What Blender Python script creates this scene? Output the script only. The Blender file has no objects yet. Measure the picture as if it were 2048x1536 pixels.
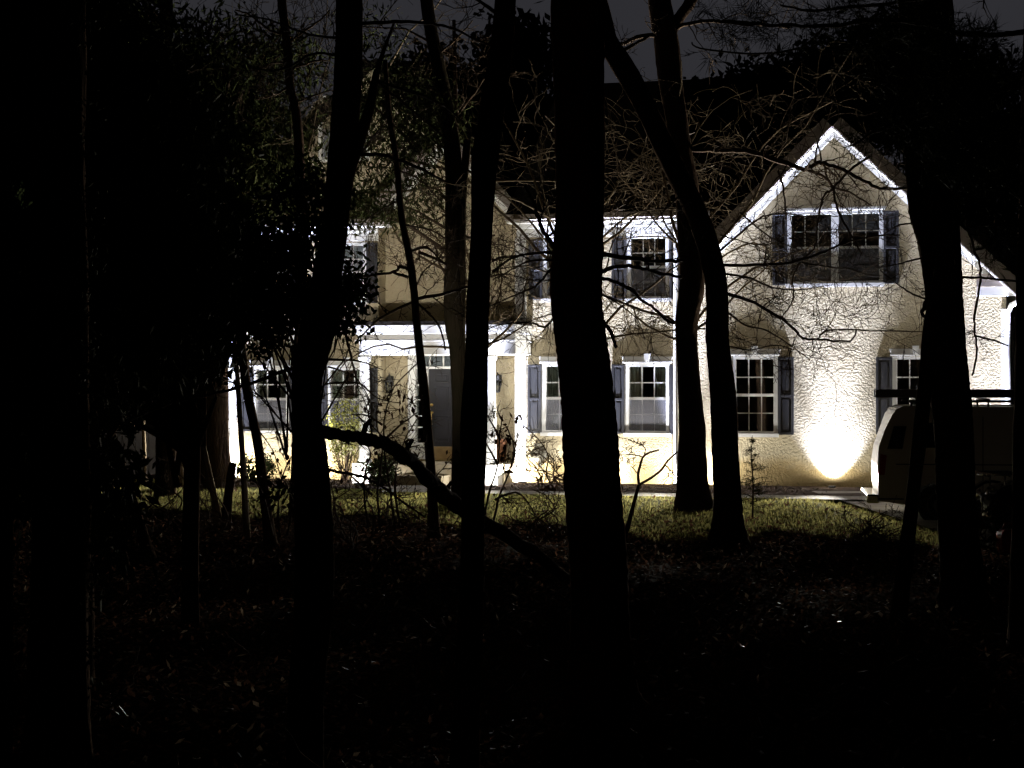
import bpy, math, random
import numpy as np
from mathutils import Vector, Matrix
from mathutils.geometry import tessellate_polygon

scene = bpy.context.scene
COL = scene.collection
RNG = random.Random(7)
# ------------------------------------------------------------------ camera, world, exposure
F, CX, CY, EYE = 3686.0, 1024.0, 760.0, 2.1      # focal length / optical axis of the photo (2048 px wide), eye height
cam_d = bpy.data.cameras.new("camera"); cam = bpy.data.objects.new("camera", cam_d); COL.objects.link(cam)
cam_d.sensor_width = 36.0; cam_d.lens = 36.0 * F / 2048.0
cam.location = (0, 0, EYE); cam.rotation_euler = (math.radians(90), 0, 0)
cam_d.shift_y = -8.0 / 2048.0; cam_d.clip_end = 500; cam_d.clip_start = 0.1
scene.camera = cam
scene.view_settings.view_transform = 'Standard'; scene.view_settings.look = 'None'
scene.view_settings.exposure = 0.0; scene.view_settings.gamma = 1.0
scene.cycles.use_denoising = True
scene.cycles.max_bounces = 6; scene.cycles.diffuse_bounces = 3; scene.cycles.glossy_bounces = 3
scene.cycles.transparent_max_bounces = 12
scene.cycles.sample_clamp_indirect = 4.0

w = bpy.data.worlds.new("World"); scene.world = w; w.use_nodes = True
nt = w.node_tree; bg = nt.nodes["Background"]
tc = nt.nodes.new("ShaderNodeTexCoord"); nz = nt.nodes.new("ShaderNodeTexNoise"); rp = nt.nodes.new("ShaderNodeValToRGB")
nz.inputs["Scale"].default_value = 3.0; nz.inputs["Detail"].default_value = 4
rp.color_ramp.elements[0].color = (0.0190, 0.0190, 0.0230, 1); rp.color_ramp.elements[1].color = (0.0350, 0.0345, 0.0395, 1)
nt.links.new(tc.outputs["Generated"], nz.inputs["Vector"]); nt.links.new(nz.outputs["Fac"], rp.inputs[0])
# town glow: brightest above the horizon ahead, black towards the zenith and behind
sp_ = nt.nodes.new("ShaderNodeSeparateXYZ"); nt.links.new(tc.outputs["Generated"], sp_.inputs[0])
mz = nt.nodes.new("ShaderNodeMapRange"); mz.interpolation_type = 'SMOOTHSTEP'; mz.inputs[1].default_value = 0.24; mz.inputs[2].default_value = 0.50; mz.inputs[3].default_value = 1.0; mz.inputs[4].default_value = 0.05
my = nt.nodes.new("ShaderNodeMapRange"); my.interpolation_type = 'SMOOTHSTEP'; my.inputs[1].default_value = 0.45; my.inputs[2].default_value = 0.9; my.inputs[3].default_value = 0.06; my.inputs[4].default_value = 1.0
nt.links.new(sp_.outputs["Z"], mz.inputs[0]); nt.links.new(sp_.outputs["Y"], my.inputs[0])
mm_ = nt.nodes.new("ShaderNodeMath"); mm_.operation = 'MULTIPLY'; nt.links.new(mz.outputs[0], mm_.inputs[0]); nt.links.new(my.outputs[0], mm_.inputs[1])
mc = nt.nodes.new("ShaderNodeMix"); mc.data_type = 'RGBA'; mc.blend_type = 'MULTIPLY'; mc.inputs[0].default_value = 1
nt.links.new(rp.outputs[0], mc.inputs[6]); nt.links.new(mm_.outputs[0], mc.inputs[7]); nt.links.new(mc.outputs[2], bg.inputs[0])
bg.inputs[1].default_value = 1.0

# ------------------------------------------------------------------ coordinate helpers
def W(px, py, Y):
    return Vector(((px - CX) * Y / F, Y, EYE - (py - CY) * Y / F))
def GY(py, z=0.0):
    return (EYE - z) * F / (py - CY)
PSI = math.radians(15)
EU = Vector((math.cos(PSI), -math.sin(PSI), 0)); EV = Vector((math.sin(PSI), math.cos(PSI), 0))
HO = Vector(((1300 - CX) * 37.0 / F, 37.0, 0))
def H(px, py, v=0.0):
    dx = (px - CX) / F
    t = (HO.dot(EV) + v) / (dx * math.sin(PSI) + math.cos(PSI))
    P = Vector((dx * t, t, 0)) - HO
    return P.dot(EU), EYE - (py - CY) / F * t
def HU(px, v=0.0): return H(px, CY, v)[0]
def HZ(px, py, v=0.0): return H(px, py, v)[1]
def HW(u, v, z=0.0):
    p = HO + EU * u + EV * v; return Vector((p.x, p.y, z))

# ------------------------------------------------------------------ object helpers
def link(o, parent=None):
    COL.objects.link(o)
    if parent is not None: o.parent = parent
    return o
GROUPS = {'tree': "woodland trunks between the camera and the house", 'sapling': "young stems at the edge of the lawn", 'evergreen': "evergreens around the house",
          'bare tree': "bare trees near the house wall", 'briar': "briar and weed tangles", 'shrub': "shrubs"}
def tag(o, label=None, cat=None, group=None, kind=None):
    group = group or GROUPS.get(cat)
    if label: o["label"] = label
    if cat: o["category"] = cat
    if group: o["group"] = group
    if kind: o["kind"] = kind
    return o
def empty(name, loc, rz=0.0):
    o = bpy.data.objects.new(name, None); o.location = loc; o.rotation_euler = (0, 0, rz); o.empty_display_size = 0.2
    return link(o)
class MB:
    def __init__(s): s.v = []; s.f = []; s.sm = []
    def add(s, vs, fs, smooth=False):
        b = len(s.v); s.v += [tuple(p) for p in vs]; s.f += [tuple(i + b for i in f) for f in fs]; s.sm += [smooth] * len(fs)
    def box(s, x0, x1, y0, y1, z0, z1):
        if x0 > x1: x0, x1 = x1, x0
        if y0 > y1: y0, y1 = y1, y0
        if z0 > z1: z0, z1 = z1, z0
        s.add([(x0,y0,z0),(x1,y0,z0),(x1,y1,z0),(x0,y1,z0),(x0,y0,z1),(x1,y0,z1),(x1,y1,z1),(x0,y1,z1)],
              [(0,3,2,1),(4,5,6,7),(0,1,5,4),(1,2,6,5),(2,3,7,6),(3,0,4,7)])
    def prism(s, poly, y0, y1, holes=()):
        """polygon in (x,z), extruded along y from y0 (front) to y1, with holes"""
        loops = [[Vector((p[0], p[1], 0)) for p in poly]] + [[Vector((p[0], p[1], 0)) for p in h] for h in holes]
        tris = tessellate_polygon(loops); flat = [p for l in loops for p in l]; n = len(flat)
        vs = [(p.x, y0, p.y) for p in flat] + [(p.x, y1, p.y) for p in flat]
        fs = []
        for t in tris:
            a, b, c = (flat[i] for i in t)
            cr = (b.x - a.x) * (c.y - a.y) - (b.y - a.y) * (c.x - a.x)
            t = tuple(t) if cr > 0 else (t[0], t[2], t[1])
            fs.append(t); fs.append(tuple(i + n for i in reversed(t)))
        o = 0
        for l in loops:
            m = len(l)
            for i in range(m):
                a, b = o + i, o + (i + 1) % m
                fs.append((a, a + n, b + n, b))
            o += m
        s.add(vs, fs)
    def tube(s, pts, rad, n=6, cap=True, rough=0.0, rng=None):
        pts = [Vector(p) for p in pts]; m = len(pts)
        ring = []; up = Vector((0.13, 0.31, 0.94))
        b0 = len(s.v)
        for i, p in enumerate(pts):
            d = (pts[min(i + 1, m - 1)] - pts[max(i - 1, 0)])
            if d.length < 1e-9: d = Vector((0, 0, 1))
            d.normalize()
            x = d.cross(up)
            if x.length < 1e-3: x = d.cross(Vector((1, 0, 0)))
            x.normalize(); y = d.cross(x); up = x.cross(d) if False else up
            r = rad[i] if not isinstance(rad, (int, float)) else rad
            for k in range(n):
                a = 2 * math.pi * k / n
                rr = r * (1 + (rng.uniform(-rough, rough) if rough else 0))
                s.v.append(tuple(p + x * (math.cos(a) * rr) + y * (math.sin(a) * rr)))
        for i in range(m - 1):
            for k in range(n):
                a = b0 + i * n + k; b = b0 + i * n + (k + 1) % n
                s.f.append((a, b, b + n, a + n)); s.sm.append(True)
        if cap:
            s.f.append(tuple(b0 + k for k in reversed(range(n)))); s.f.append(tuple(b0 + (m - 1) * n + k for k in range(n))); s.sm += [False, False]
    def lathe(s, prof, c, n=20, axis='z'):
        """profile of (r, h) about an axis through c"""
        b0 = len(s.v); m = len(prof)
        for r, h in prof:
            for k in range(n):
                a = 2 * math.pi * k / n; p = (math.cos(a) * r, math.sin(a) * r, h)
                if axis == 'y': p = (p[0], p[2], p[1])
                if axis == 'x': p = (p[2], p[0], p[1])
                s.v.append((c[0] + p[0], c[1] + p[1], c[2] + p[2]))
        for i in range(m - 1):
            for k in range(n):
                a = b0 + i * n + k; b = b0 + i * n + (k + 1) % n
                s.f.append((a, b, b + n, a + n)); s.sm.append(True)
        s.f.append(tuple(b0 + k for k in reversed(range(n)))); s.f.append(tuple(b0 + (m - 1) * n + k for k in range(n))); s.sm += [False, False]
    def build(s, name, mat, parent=None, bevel=0.0, sub=0):
        me = bpy.data.meshes.new(name); me.from_pydata(s.v, [], s.f)
        me.polygons.foreach_set("use_smooth", s.sm); me.materials.append(mat); me.update()
        o = link(bpy.data.objects.new(name, me), parent)
        if bevel:
            m = o.modifiers.new("bevel", 'BEVEL'); m.width = bevel; m.segments = 2; m.limit_method = 'ANGLE'
        if sub:
            m = o.modifiers.new("sub", 'SUBSURF'); m.levels = sub; m.render_levels = sub
        return o
def boxo(name, mat, parent, *a, bevel=0.0):
    m = MB(); m.box(*a); return m.build(name, mat, parent, bevel)

# ------------------------------------------------------------------ materials
def mat(name, col, rough=0.7, metal=0.0, bump=None, var=None, spec=0.5, coat=0.0):
    """bump = (scale, distance[, detail]); var = (scale, other colour[, lo, hi])"""
    m = bpy.data.materials.new(name); m.use_nodes = True; t = m.node_tree; p = t.nodes["Principled BSDF"]
    p.inputs["Base Color"].default_value = (*col, 1); p.inputs["Roughness"].default_value = rough
    p.inputs["Metallic"].default_value = metal; p.inputs["Specular IOR Level"].default_value = spec
    if spec <= 0.2: p.inputs["IOR"].default_value = 1.02 + spec * 0.5     # matt bark, soil, dry leaves: no grazing sheen
    p.inputs["Coat Weight"].default_value = coat
    tcn = t.nodes.new("ShaderNodeTexCoord")
    if var:
        n = t.nodes.new("ShaderNodeTexNoise"); n.inputs["Scale"].default_value = var[0]; n.inputs["Detail"].default_value = 5
        t.links.new(tcn.outputs["Object"], n.inputs["Vector"])
        r = t.nodes.new("ShaderNodeValToRGB"); lo, hi = (var[2], var[3]) if len(var) > 2 else (0.35, 0.68)
        r.color_ramp.elements[0].position = lo; r.color_ramp.elements[1].position = hi
        r.color_ramp.elements[0].color = (*col, 1); r.color_ramp.elements[1].color = (*var[1], 1)
        t.links.new(n.outputs["Fac"], r.inputs[0]); t.links.new(r.outputs[0], p.inputs["Base Color"])
    if bump:
        n = t.nodes.new("ShaderNodeTexNoise"); n.inputs["Scale"].default_value = bump[0]; n.inputs["Detail"].default_value = bump[2] if len(bump) > 2 else 3
        t.links.new(tcn.outputs["Object"], n.inputs["Vector"])
        b = t.nodes.new("ShaderNodeBump"); b.inputs["Strength"].default_value = 1.0; b.inputs["Distance"].default_value = bump[1]
        t.links.new(n.outputs["Fac"], b.inputs["Height"]); t.links.new(b.outputs[0], p.inputs["Normal"])
    return m
def translucent(m, fac, col):
    t = m.node_tree; p = t.nodes["Principled BSDF"]; o = [n for n in t.nodes if n.type == 'OUTPUT_MATERIAL'][0]
    tr = t.nodes.new("ShaderNodeBsdfTranslucent"); tr.inputs[0].default_value = (*col, 1); mx = t.nodes.new("ShaderNodeMixShader"); mx.inputs[0].default_value = fac
    t.links.new(p.outputs[0], mx.inputs[1]); t.links.new(tr.outputs[0], mx.inputs[2]); t.links.new(mx.outputs[0], o.inputs[0]); return m
def stucco_mat():
    m = mat("stucco", (0.50, 0.435, 0.30), 0.9, spec=0.2); t = m.node_tree; p = t.nodes["Principled BSDF"]
    tcn = [n for n in t.nodes if n.type == 'TEX_COORD'][0]
    n1 = t.nodes.new("ShaderNodeTexNoise"); n1.inputs["Scale"].default_value = 25; n1.inputs["Detail"].default_value = 2.5; n1.inputs["Distortion"].default_value = 0.5
    n2 = t.nodes.new("ShaderNodeTexNoise"); n2.inputs["Scale"].default_value = 34; n2.inputs["Detail"].default_value = 3
    ad = t.nodes.new("ShaderNodeMath"); ad.operation = 'MULTIPLY_ADD'; ad.inputs[1].default_value = 0.35
    for n in (n1, n2): t.links.new(tcn.outputs["Object"], n.inputs["Vector"])
    rr = t.nodes.new("ShaderNodeValToRGB"); rr.color_ramp.elements[0].position = 0.38; rr.color_ramp.elements[1].position = 0.62
    t.links.new(n1.outputs["Fac"], rr.inputs[0])
    t.links.new(n2.outputs["Fac"], ad.inputs[0]); t.links.new(rr.outputs[0], ad.inputs[2])
    b = t.nodes.new("ShaderNodeBump"); b.inputs["Distance"].default_value = 0.009; b.inputs["Strength"].default_value = 1.0
    t.links.new(ad.outputs[0], b.inputs["Height"]); t.links.new(b.outputs[0], p.inputs["Normal"])
    # rusty splash-back stain along the foot of the wall, soft mottling above
    sx = t.nodes.new("ShaderNodeSeparateXYZ"); t.links.new(tcn.outputs["Object"], sx.inputs[0])
    n3 = t.nodes.new("ShaderNodeTexNoise"); n3.inputs["Scale"].default_value = 1.7; n3.inputs["Detail"].default_value = 6
    t.links.new(tcn.outputs["Object"], n3.inputs["Vector"])
    ma = t.nodes.new("ShaderNodeMath"); ma.operation = 'MULTIPLY_ADD'; ma.inputs[1].default_value = -0.75
    t.links.new(n3.outputs["Fac"], ma.inputs[0]); t.links.new(sx.outputs["Z"], ma.inputs[2])
    r = t.nodes.new("ShaderNodeValToRGB"); r.color_ramp.elements[0].position = 0.0; r.color_ramp.elements[1].position = 0.24
    r.color_ramp.elements[0].color = (0.42, 0.32, 0.16, 1); r.color_ramp.elements[1].color = (0.50, 0.435, 0.30, 1)
    t.links.new(ma.outputs[0], r.inputs[0])
    r2 = t.nodes.new("ShaderNodeValToRGB"); r2.color_ramp.elements[0].color = (0.82, 0.80, 0.78, 1); r2.color_ramp.elements[1].color = (1.0, 1.0, 1.0, 1)
    r2.color_ramp.elements[0].position = .3; r2.color_ramp.elements[1].position = .7
    t.links.new(n3.outputs["Fac"], r2.inputs[0])
    mx = t.nodes.new("ShaderNodeMix"); mx.data_type = 'RGBA'; mx.blend_type = 'MULTIPLY'; mx.inputs[0].default_value = 1
    t.links.new(r.outputs[0], mx.inputs[6]); t.links.new(r2.outputs[0], mx.inputs[7]); t.links.new(mx.outputs[2], p.inputs["Base Color"])
    return m
def glass_mat():
    m = bpy.data.materials.new("window_glass"); m.use_nodes = True; t = m.node_tree; t.nodes.clear()
    o = t.nodes.new("ShaderNodeOutputMaterial"); mx = t.nodes.new("ShaderNodeMixShader"); tr = t.nodes.new("ShaderNodeBsdfTransparent"); gl = t.nodes.new("ShaderNodeBsdfGlossy")
    fr = t.nodes.new("ShaderNodeFresnel"); fr.inputs[0].default_value = 1.5; tr.inputs[0].default_value = (0.8, 0.83, 0.82, 1); gl.inputs["Roughness"].default_value = 0.03
    t.links.new(fr.outputs[0], mx.inputs[0]); t.links.new(tr.outputs[0], mx.inputs[1]); t.links.new(gl.outputs[0], mx.inputs[2]); t.links.new(mx.outputs[0], o.inputs[0])
    return m
def bark_mat(name, a, b):
    m = mat(name, a, 0.95, var=(3.0, b), spec=0.05); t = m.node_tree; p = t.nodes["Principled BSDF"]
    tcn = [n for n in t.nodes if n.type == 'TEX_COORD'][0]
    mp = t.nodes.new("ShaderNodeMapping"); mp.inputs["Scale"].default_value = (22, 22, 4)
    n = t.nodes.new("ShaderNodeTexNoise"); n.inputs["Scale"].default_value = 1.6; n.inputs["Detail"].default_value = 4
    bu = t.nodes.new("ShaderNodeBump"); bu.inputs["Distance"].default_value = 0.03
    t.links.new(tcn.outputs["Object"], mp.inputs[0]); t.links.new(mp.outputs[0], n.inputs["Vector"]); t.links.new(n.outputs["Fac"], bu.inputs["Height"]); t.links.new(bu.outputs[0], p.inputs["Normal"])
    return m
def emit_mat(name, col, s):
    m = bpy.data.materials.new(name); m.use_nodes = True; p = m.node_tree.nodes["Principled BSDF"]
    p.inputs["Emission Color"].default_value = (*col, 1); p.inputs["Emission Strength"].default_value = s
    return m
def screen_mat():
    m = bpy.data.materials.new("insect_screen"); m.use_nodes = True; t = m.node_tree; p = t.nodes["Principled BSDF"]; o = [n for n in t.nodes if n.type == 'OUTPUT_MATERIAL'][0]
    p.inputs["Base Color"].default_value = (0.22, 0.22, 0.25, 1); p.inputs["Roughness"].default_value = .7
    mx = t.nodes.new("ShaderNodeMixShader"); tr = t.nodes.new("ShaderNodeBsdfTransparent"); mx.inputs[0].default_value = .5
    t.links.new(tr.outputs[0], mx.inputs[1]); t.links.new(p.outputs[0], mx.inputs[2]); t.links.new(mx.outputs[0], o.inputs[0]); return m
M = {
 'screen': screen_mat(),
 'stucco': stucco_mat(), 'glass': glass_mat(),
 'white': mat("white_paint", (0.78, 0.78, 0.76), 0.5, bump=(9, 0.002), var=(2.5, (0.70, 0.69, 0.66))),
 'shutter': mat("shutter_paint", (0.027, 0.027, 0.030), 0.45, bump=(60, 0.001)),
 'door': mat("door_paint", (0.016, 0.016, 0.019), 0.4, bump=(50, 0.0008)),
 'shingle': mat("roof_shingle", (0.016, 0.0135, 0.012), 0.95, bump=(14, 0.02), var=(6, (0.010, 0.009, 0.008)), spec=0.05),
 'fascia': mat("fascia", (0.30, 0.26, 0.23), 0.8, var=(4, (0.23, 0.20, 0.18))),
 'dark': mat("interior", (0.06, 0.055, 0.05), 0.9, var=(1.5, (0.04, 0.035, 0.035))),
 'curtain': mat("curtain", (0.58, 0.62, 0.54), 0.95, var=(5, (0.45, 0.48, 0.42))),
 'blind': mat("blind", (0.55, 0.55, 0.62), 0.9, var=(3, (0.45, 0.45, 0.52))),
 'brass': mat("brass", (0.75, 0.50, 0.15), 0.3, metal=1.0, bump=(20, .001)),
 'blackm': mat("black_metal", (0.02, 0.02, 0.02), 0.45, bump=(30, .001)),
 'wood': mat("oak_sill", (0.24, 0.16, 0.06), 0.6, bump=(30, .003), var=(9, (0.18, 0.11, 0.04))),
 'stone': mat("porch_stone", (0.36, 0.31, 0.22), 0.9, bump=(18, .01), var=(5, (0.25, 0.20, 0.12))),
 'concrete': mat("concrete", (0.27, 0.25, 0.21), 0.9, bump=(25, .005), var=(2.5, (0.19, 0.175, 0.15))),
 'bark': bark_mat("bark", (0.075, 0.050, 0.034), (0.045, 0.032, 0.024)),
 'shadedbark': bark_mat("shaded_bark", (0.034, 0.026, 0.017), (0.022, 0.020, 0.012)),  # bark colour darkened as painted shade, offsets the flood light on this trunk pair
 'redbark': bark_mat("red_bark", (0.13, 0.060, 0.032), (0.07, 0.035, 0.022)),
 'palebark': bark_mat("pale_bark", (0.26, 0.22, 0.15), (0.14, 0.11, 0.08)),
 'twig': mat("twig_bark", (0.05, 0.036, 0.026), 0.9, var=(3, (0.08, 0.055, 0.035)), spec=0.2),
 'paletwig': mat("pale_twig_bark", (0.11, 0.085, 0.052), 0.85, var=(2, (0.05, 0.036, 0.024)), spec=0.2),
 'leaf': mat("evergreen_leaf", (0.032, 0.048, 0.018), 0.75, var=(1.5, (0.050, 0.062, 0.024)), spec=0.15),
 'needle': mat("needle", (0.036, 0.046, 0.018), 0.75, var=(1.5, (0.054, 0.058, 0.022)), spec=0.12),
 'deadleaf': mat("dead_leaf", (0.055, 0.030, 0.015), 0.8, var=(9, (0.09, 0.05, 0.025)), spec=0.1),
 'litter': mat("litter_leaf", (0.078, 0.042, 0.026), 0.6, var=(3, (0.14, 0.078, 0.050)), spec=0.1),
 'paleleaf': mat("pale_litter_leaf", (0.20, 0.13, 0.08), 0.35, var=(3, (0.30, 0.22, 0.15)), spec=0.35),
 'chip': mat("mulch_chip", (0.04, 0.027, 0.02), 0.85, var=(5, (0.10, 0.08, 0.065))),
 'grass': mat("grass", (0.065, 0.075, 0.020), 0.7, var=(1.3, (0.17, 0.14, 0.055)), spec=0.3),
 'shrub': mat("variegated_leaf", (0.22, 0.20, 0.07), 0.5, var=(14, (0.07, 0.09, 0.025))),
 'vanwhite': mat("van_paint", (0.78, 0.76, 0.70), 0.35, coat=0.5, bump=(3, .002), var=(1.5, (0.72, 0.69, 0.62))),
 'rubber': mat("rubber", (0.012, 0.012, 0.012), 0.8, bump=(60, .002)),
 'chrome': mat("chrome", (0.75, 0.75, 0.75), 0.12, metal=1.0, bump=(8, .002)),
 'glossblack': mat("gloss_black", (0.012, 0.012, 0.015), 0.15, coat=1.0, bump=(4, .003)),
 'redplastic': mat("red_plastic", (0.45, 0.03, 0.02), 0.35, bump=(12, .002)),
 'tail': mat("tail_lens", (0.45, 0.02, 0.02), 0.2, coat=1.0, bump=(40, .001)),
 'terracotta': mat("terracotta", (0.22, 0.095, 0.045), 0.9, bump=(14, .005), var=(6, (0.16, 0.07, 0.035))),
 'alu': mat("aluminium", (0.20, 0.20, 0.21), 0.45, metal=0.8, bump=(30, .001)),
 'grey': mat("grey_siding", (0.30, 0.30, 0.32), 0.8, bump=(10, .004), var=(3, (0.24, 0.24, 0.26))),
 'fence': mat("dark_board", (0.035, 0.028, 0.022), 0.9, bump=(9, .01), var=(3, (0.022, 0.018, 0.015))),
 'lens': emit_mat("lamp_lens", (0.9, 0.95, 1.0), 30.0),
}
translucent(M['grass'], .55, (0.35, 0.33, 0.115)); translucent(M['shrub'], .35, (0.45, 0.45, 0.10)); translucent(M['litter'], .16, (0.20, 0.10, 0.06)); translucent(M['paleleaf'], .2, (0.34, 0.25, 0.17))
# ground with leaf mould / soil variation
def ground_mat():
    m = mat("forest_floor", (0.030, 0.020, 0.013), 0.9, bump=(5, .06, 8), var=(2.2, (0.050, 0.032, 0.019)), spec=0.02)
    return m
M['soil'] = ground_mat()
M['lawn'] = mat("lawn_soil", (0.10, 0.115, 0.026), 0.95, bump=(6, .07, 8), var=(1.1, (0.16, 0.14, 0.045)), spec=0.1)
M['mulch'] = mat("mulch", (0.035, 0.024, 0.018), 0.95, bump=(14, .05, 6), var=(6, (0.07, 0.052, 0.04)), spec=0.2)

# ------------------------------------------------------------------ lamps (things of their own, each with its light)
def flood_lamp(label, u, v, beam=1.0, spill=1.0, wash=1.0, pool=1.0, pcone=178, tilt=3.0, cone=38, lean=0.0, warm=(1.0, 0.97, 0.91), cool=(0.82, 0.89, 1.22), size=.04):
    p = HW(u, v, 0.02)
    root = empty("flood_light", p, -PSI)
    tag(root, label, "flood light", "flood lights at the foot of the house")
    m = MB(); m.lathe([(0.055, 0.0), (0.055, 0.028), (0.075, 0.028), (0.08, 0.0), (0.08, -0.12), (0.055, -0.12)], (0, 0, 0), 20); m.build("housing", M['blackm'], root)
    m = MB(); m.lathe([(0.054, 0.012), (0.05, 0.02), (0.001, 0.024)], (0, 0, 0), 20); m.build("lens", M['lens'], root)
    # narrow cool beam up the wall (collimated, hardly weakens with height), warm spill round it, and a low wash out over the lawn
    for nm, c, pw, ang, bl, fall, tl_ in (("beam", cool, PB * beam, cone, 1.0, "Constant", tilt), ("spill", warm, PS * spill, 164, 0.5, "Linear", 6), ("pool", cool if pcone < 170 else warm, PP * pool, pcone, 0.1 if pcone > 170 else 0.75, "Quadratic", 32 if pcone > 170 else 27), ("wash", (1.0, 0.93, 0.80), PW * wash, 68, 0.03, "Quadratic", -60.5)):
        if pw <= 0: continue
        l = bpy.data.lights.new(nm, 'SPOT'); l.energy = 1.0; l.color = c; l.spot_size = math.radians(ang); l.spot_blend = bl; l.shadow_soft_size = size
        l.use_nodes = True; lt = l.node_tree; em = lt.nodes["Emission"]
        fo = lt.nodes.new("ShaderNodeLightFalloff"); fo.inputs["Strength"].default_value = pw; fo.inputs["Smooth"].default_value = 0.0
        lt.links.new(fo.outputs[fall], em.inputs["Strength"])
        o = bpy.data.objects.new(nm, l); link(o, root); o.location = (0, 0, 0.22 if nm == "wash" else 0.065)
        d = Vector((math.tan(math.radians(lean)), math.tan(math.radians(tl_)), 1.0)).normalized()   # leaning towards the wall
        o.rotation_euler = d.to_track_quat('-Z', 'Y').to_euler()
    LAMPS.append((p.x, p.y))
    return root
LAMPS = []
PB, PS, PW, PP = 330.0, 70.0, 2300.0, 125.0
flood_lamp("flood light at the white corner board on the left end of the house", HU(470, -.3), -0.30, 2.4, 1.2, pool=1.6)
flood_lamp("unseen fill light added out behind the holly trunk, brightening the entry gable", HU(628, -14.0), -14.0, .09, 0, wash=0, pool=0, tilt=70, cone=37, lean=-29, cool=(1.0, 0.92, 0.80), size=.25)  # added fill lamp without a visible source, brightens entry wall and gables
flood_lamp("flood light behind the holly trunk, between the two left windows", HU(622, -.3), -0.30, 1.2)
flood_lamp("flood light at the foot of the left porch column", HU(716, -1.75), -1.75, 1.9, .15, wash=.4, pool=.8, lean=8)
flood_lamp("flood light at the foot of the right porch column", HU(986, -1.75), -1.75, 1.8, .12, wash=.4, pool=.8, lean=-10)
flood_lamp("flood light at the corner board right of the porch, beside the wall-mounted hose reel", HU(1046, -.3), -0.30, 2.4, 1.1)
flood_lamp("flood light hidden behind the thickest trunk, between two ground floor windows", HU(1212, -.3), -0.30, 1.9)
flood_lamp("flood light at the downspout left of the gable wing", HU(1352, -.3), -0.30, 2.4, 1.2)
flood_lamp("flood light at the left end of the gable wing behind the leaning trunk", HU(1412, -.3), -0.30, .7, .5, pool=.4)
flood_lamp("flood light with a bright pool under the middle of the gable wall", HU(1664, -.3), -0.30, 1.5, .9, pool=6.0, pcone=88, cone=44)
flood_lamp("flood light at the right end of the gable wall behind the white van", HU(1972, -.38), -0.38, 1.7, 1.0, tilt=4)

# ------------------------------------------------------------------ ground
def gz(x, y):
    z = 0.0
    d = max(0.0, min(1.0, (x - 5.2) / 1.2)) * max(0.0, min(1.0, (35 - y) / 3.0)) * max(0.0, min(1.0, (y - 17) / 5.0))
    z -= 0.16 * d
    if y < 26: z += 0.05 * math.sin(x * 0.9 + y * 0.35) * min(1, (26 - y) / 6) + 0.03 * math.sin(x * 2.3 - y * 1.1) * min(1, (26 - y) / 6)
    return z
def grid_obj(name, x0, x1, y0, y1, nx, ny, dz, material, kind='structure', keep=None):
    m = MB(); idx = {}
    for j in range(ny + 1):
        for i in range(nx + 1):
            x = x0 + (x1 - x0) * i / nx; y = y0 + (y1 - y0) * j / ny
            idx[i, j] = len(m.v); m.v.append((x, y, gz(x, y) + dz))
    for j in range(ny):
        for i in range(nx):
            x = x0 + (x1 - x0) * (i + .5) / nx; y = y0 + (y1 - y0) * (j + .5) / ny
            if keep and not keep(x, y): continue
            m.f.append((idx[i, j], idx[i + 1, j], idx[i + 1, j + 1], idx[i, j + 1])); m.sm.append(True)
    o = m.build(name, material); tag(o, kind=kind); return o
g = grid_obj("ground", -260, 260, -60, 420, 8, 8, -0.30, M['soil'])
grid_obj("forest_floor", -24, 24, -4, 62, 160, 220, 0.0, M['soil'])
def lawn_edge(x, y):
    px = CX + x * F / y
    e = np.interp(px, [-300, 200, 560, 1000, 1120, 1300, 1700, 2300], [31, 29.6, 28.6, 26.3, 26.0, 24.8, 24.2, 24.4])
    return e + 0.7 * math.sin(x * 2.1) + 0.4 * math.sin(x * 5.3 + 1)
grid_obj("lawn", -20, 10, 21, 39, 150, 90, 0.006, M['lawn'], keep=lambda x, y: y > lawn_edge(x, y))
def strip(name, u0, u1, v0, v1, z, material):
    m = MB(); n = 24
    for i in range(n + 1):
        for v in (v0, v1):
            p = HW(u0 + (u1 - u0) * i / n, v); m.v.append((p.x, p.y, z))
    for i in range(n): m.f.append((2 * i, 2 * i + 2, 2 * i + 3, 2 * i + 1)); m.sm.append(False)
    o = m.build(name, material); return tag(o, kind='structure')
strip("mulch_bed", HU(440), HU(1760), -3.0, 0.25, 0.014, M['mulch'])
strip("walkway", HU(770, -3.5), HU(1800, -3.5), -4.0, -3.02, 0.022, M['concrete'])
strip("porch_path", HU(775, -2.5), HU(895, -2.5), -3.0, -1.9, 0.026, M['concrete'])
dm = MB()
for x, y in ((6.3, 24.2), (14, 24.2), (14, 34.5), (5.6, 34.5)): dm.v.append((x, y, gz(x, y) + 0.03))
dm.f.append((0, 1, 2, 3)); dm.sm.append(False); tag(dm.build("driveway", M['concrete']), kind='structure')

# ------------------------------------------------------------------ the house
house = empty("house", (HO.x, HO.y, 0), -PSI)
tag(house, "tan stucco house with a steep gable wing and dark shutters, lit from below", "house")
EZ = 5.30
def rect(x0, y0, x1, y1, v=0.0):
    """pixel rectangle -> u0,u1,z0,z1 on plane v"""
    xm = (x0 + x1) / 2
    return HU(x0, v), HU(x1, v), HZ(xm, y1, v), HZ(xm, y0, v)
def hole(r): u0, u1, z0, z1 = r; return [(u0, z0), (u1, z0), (u1, z1), (u0, z1)]

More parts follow.
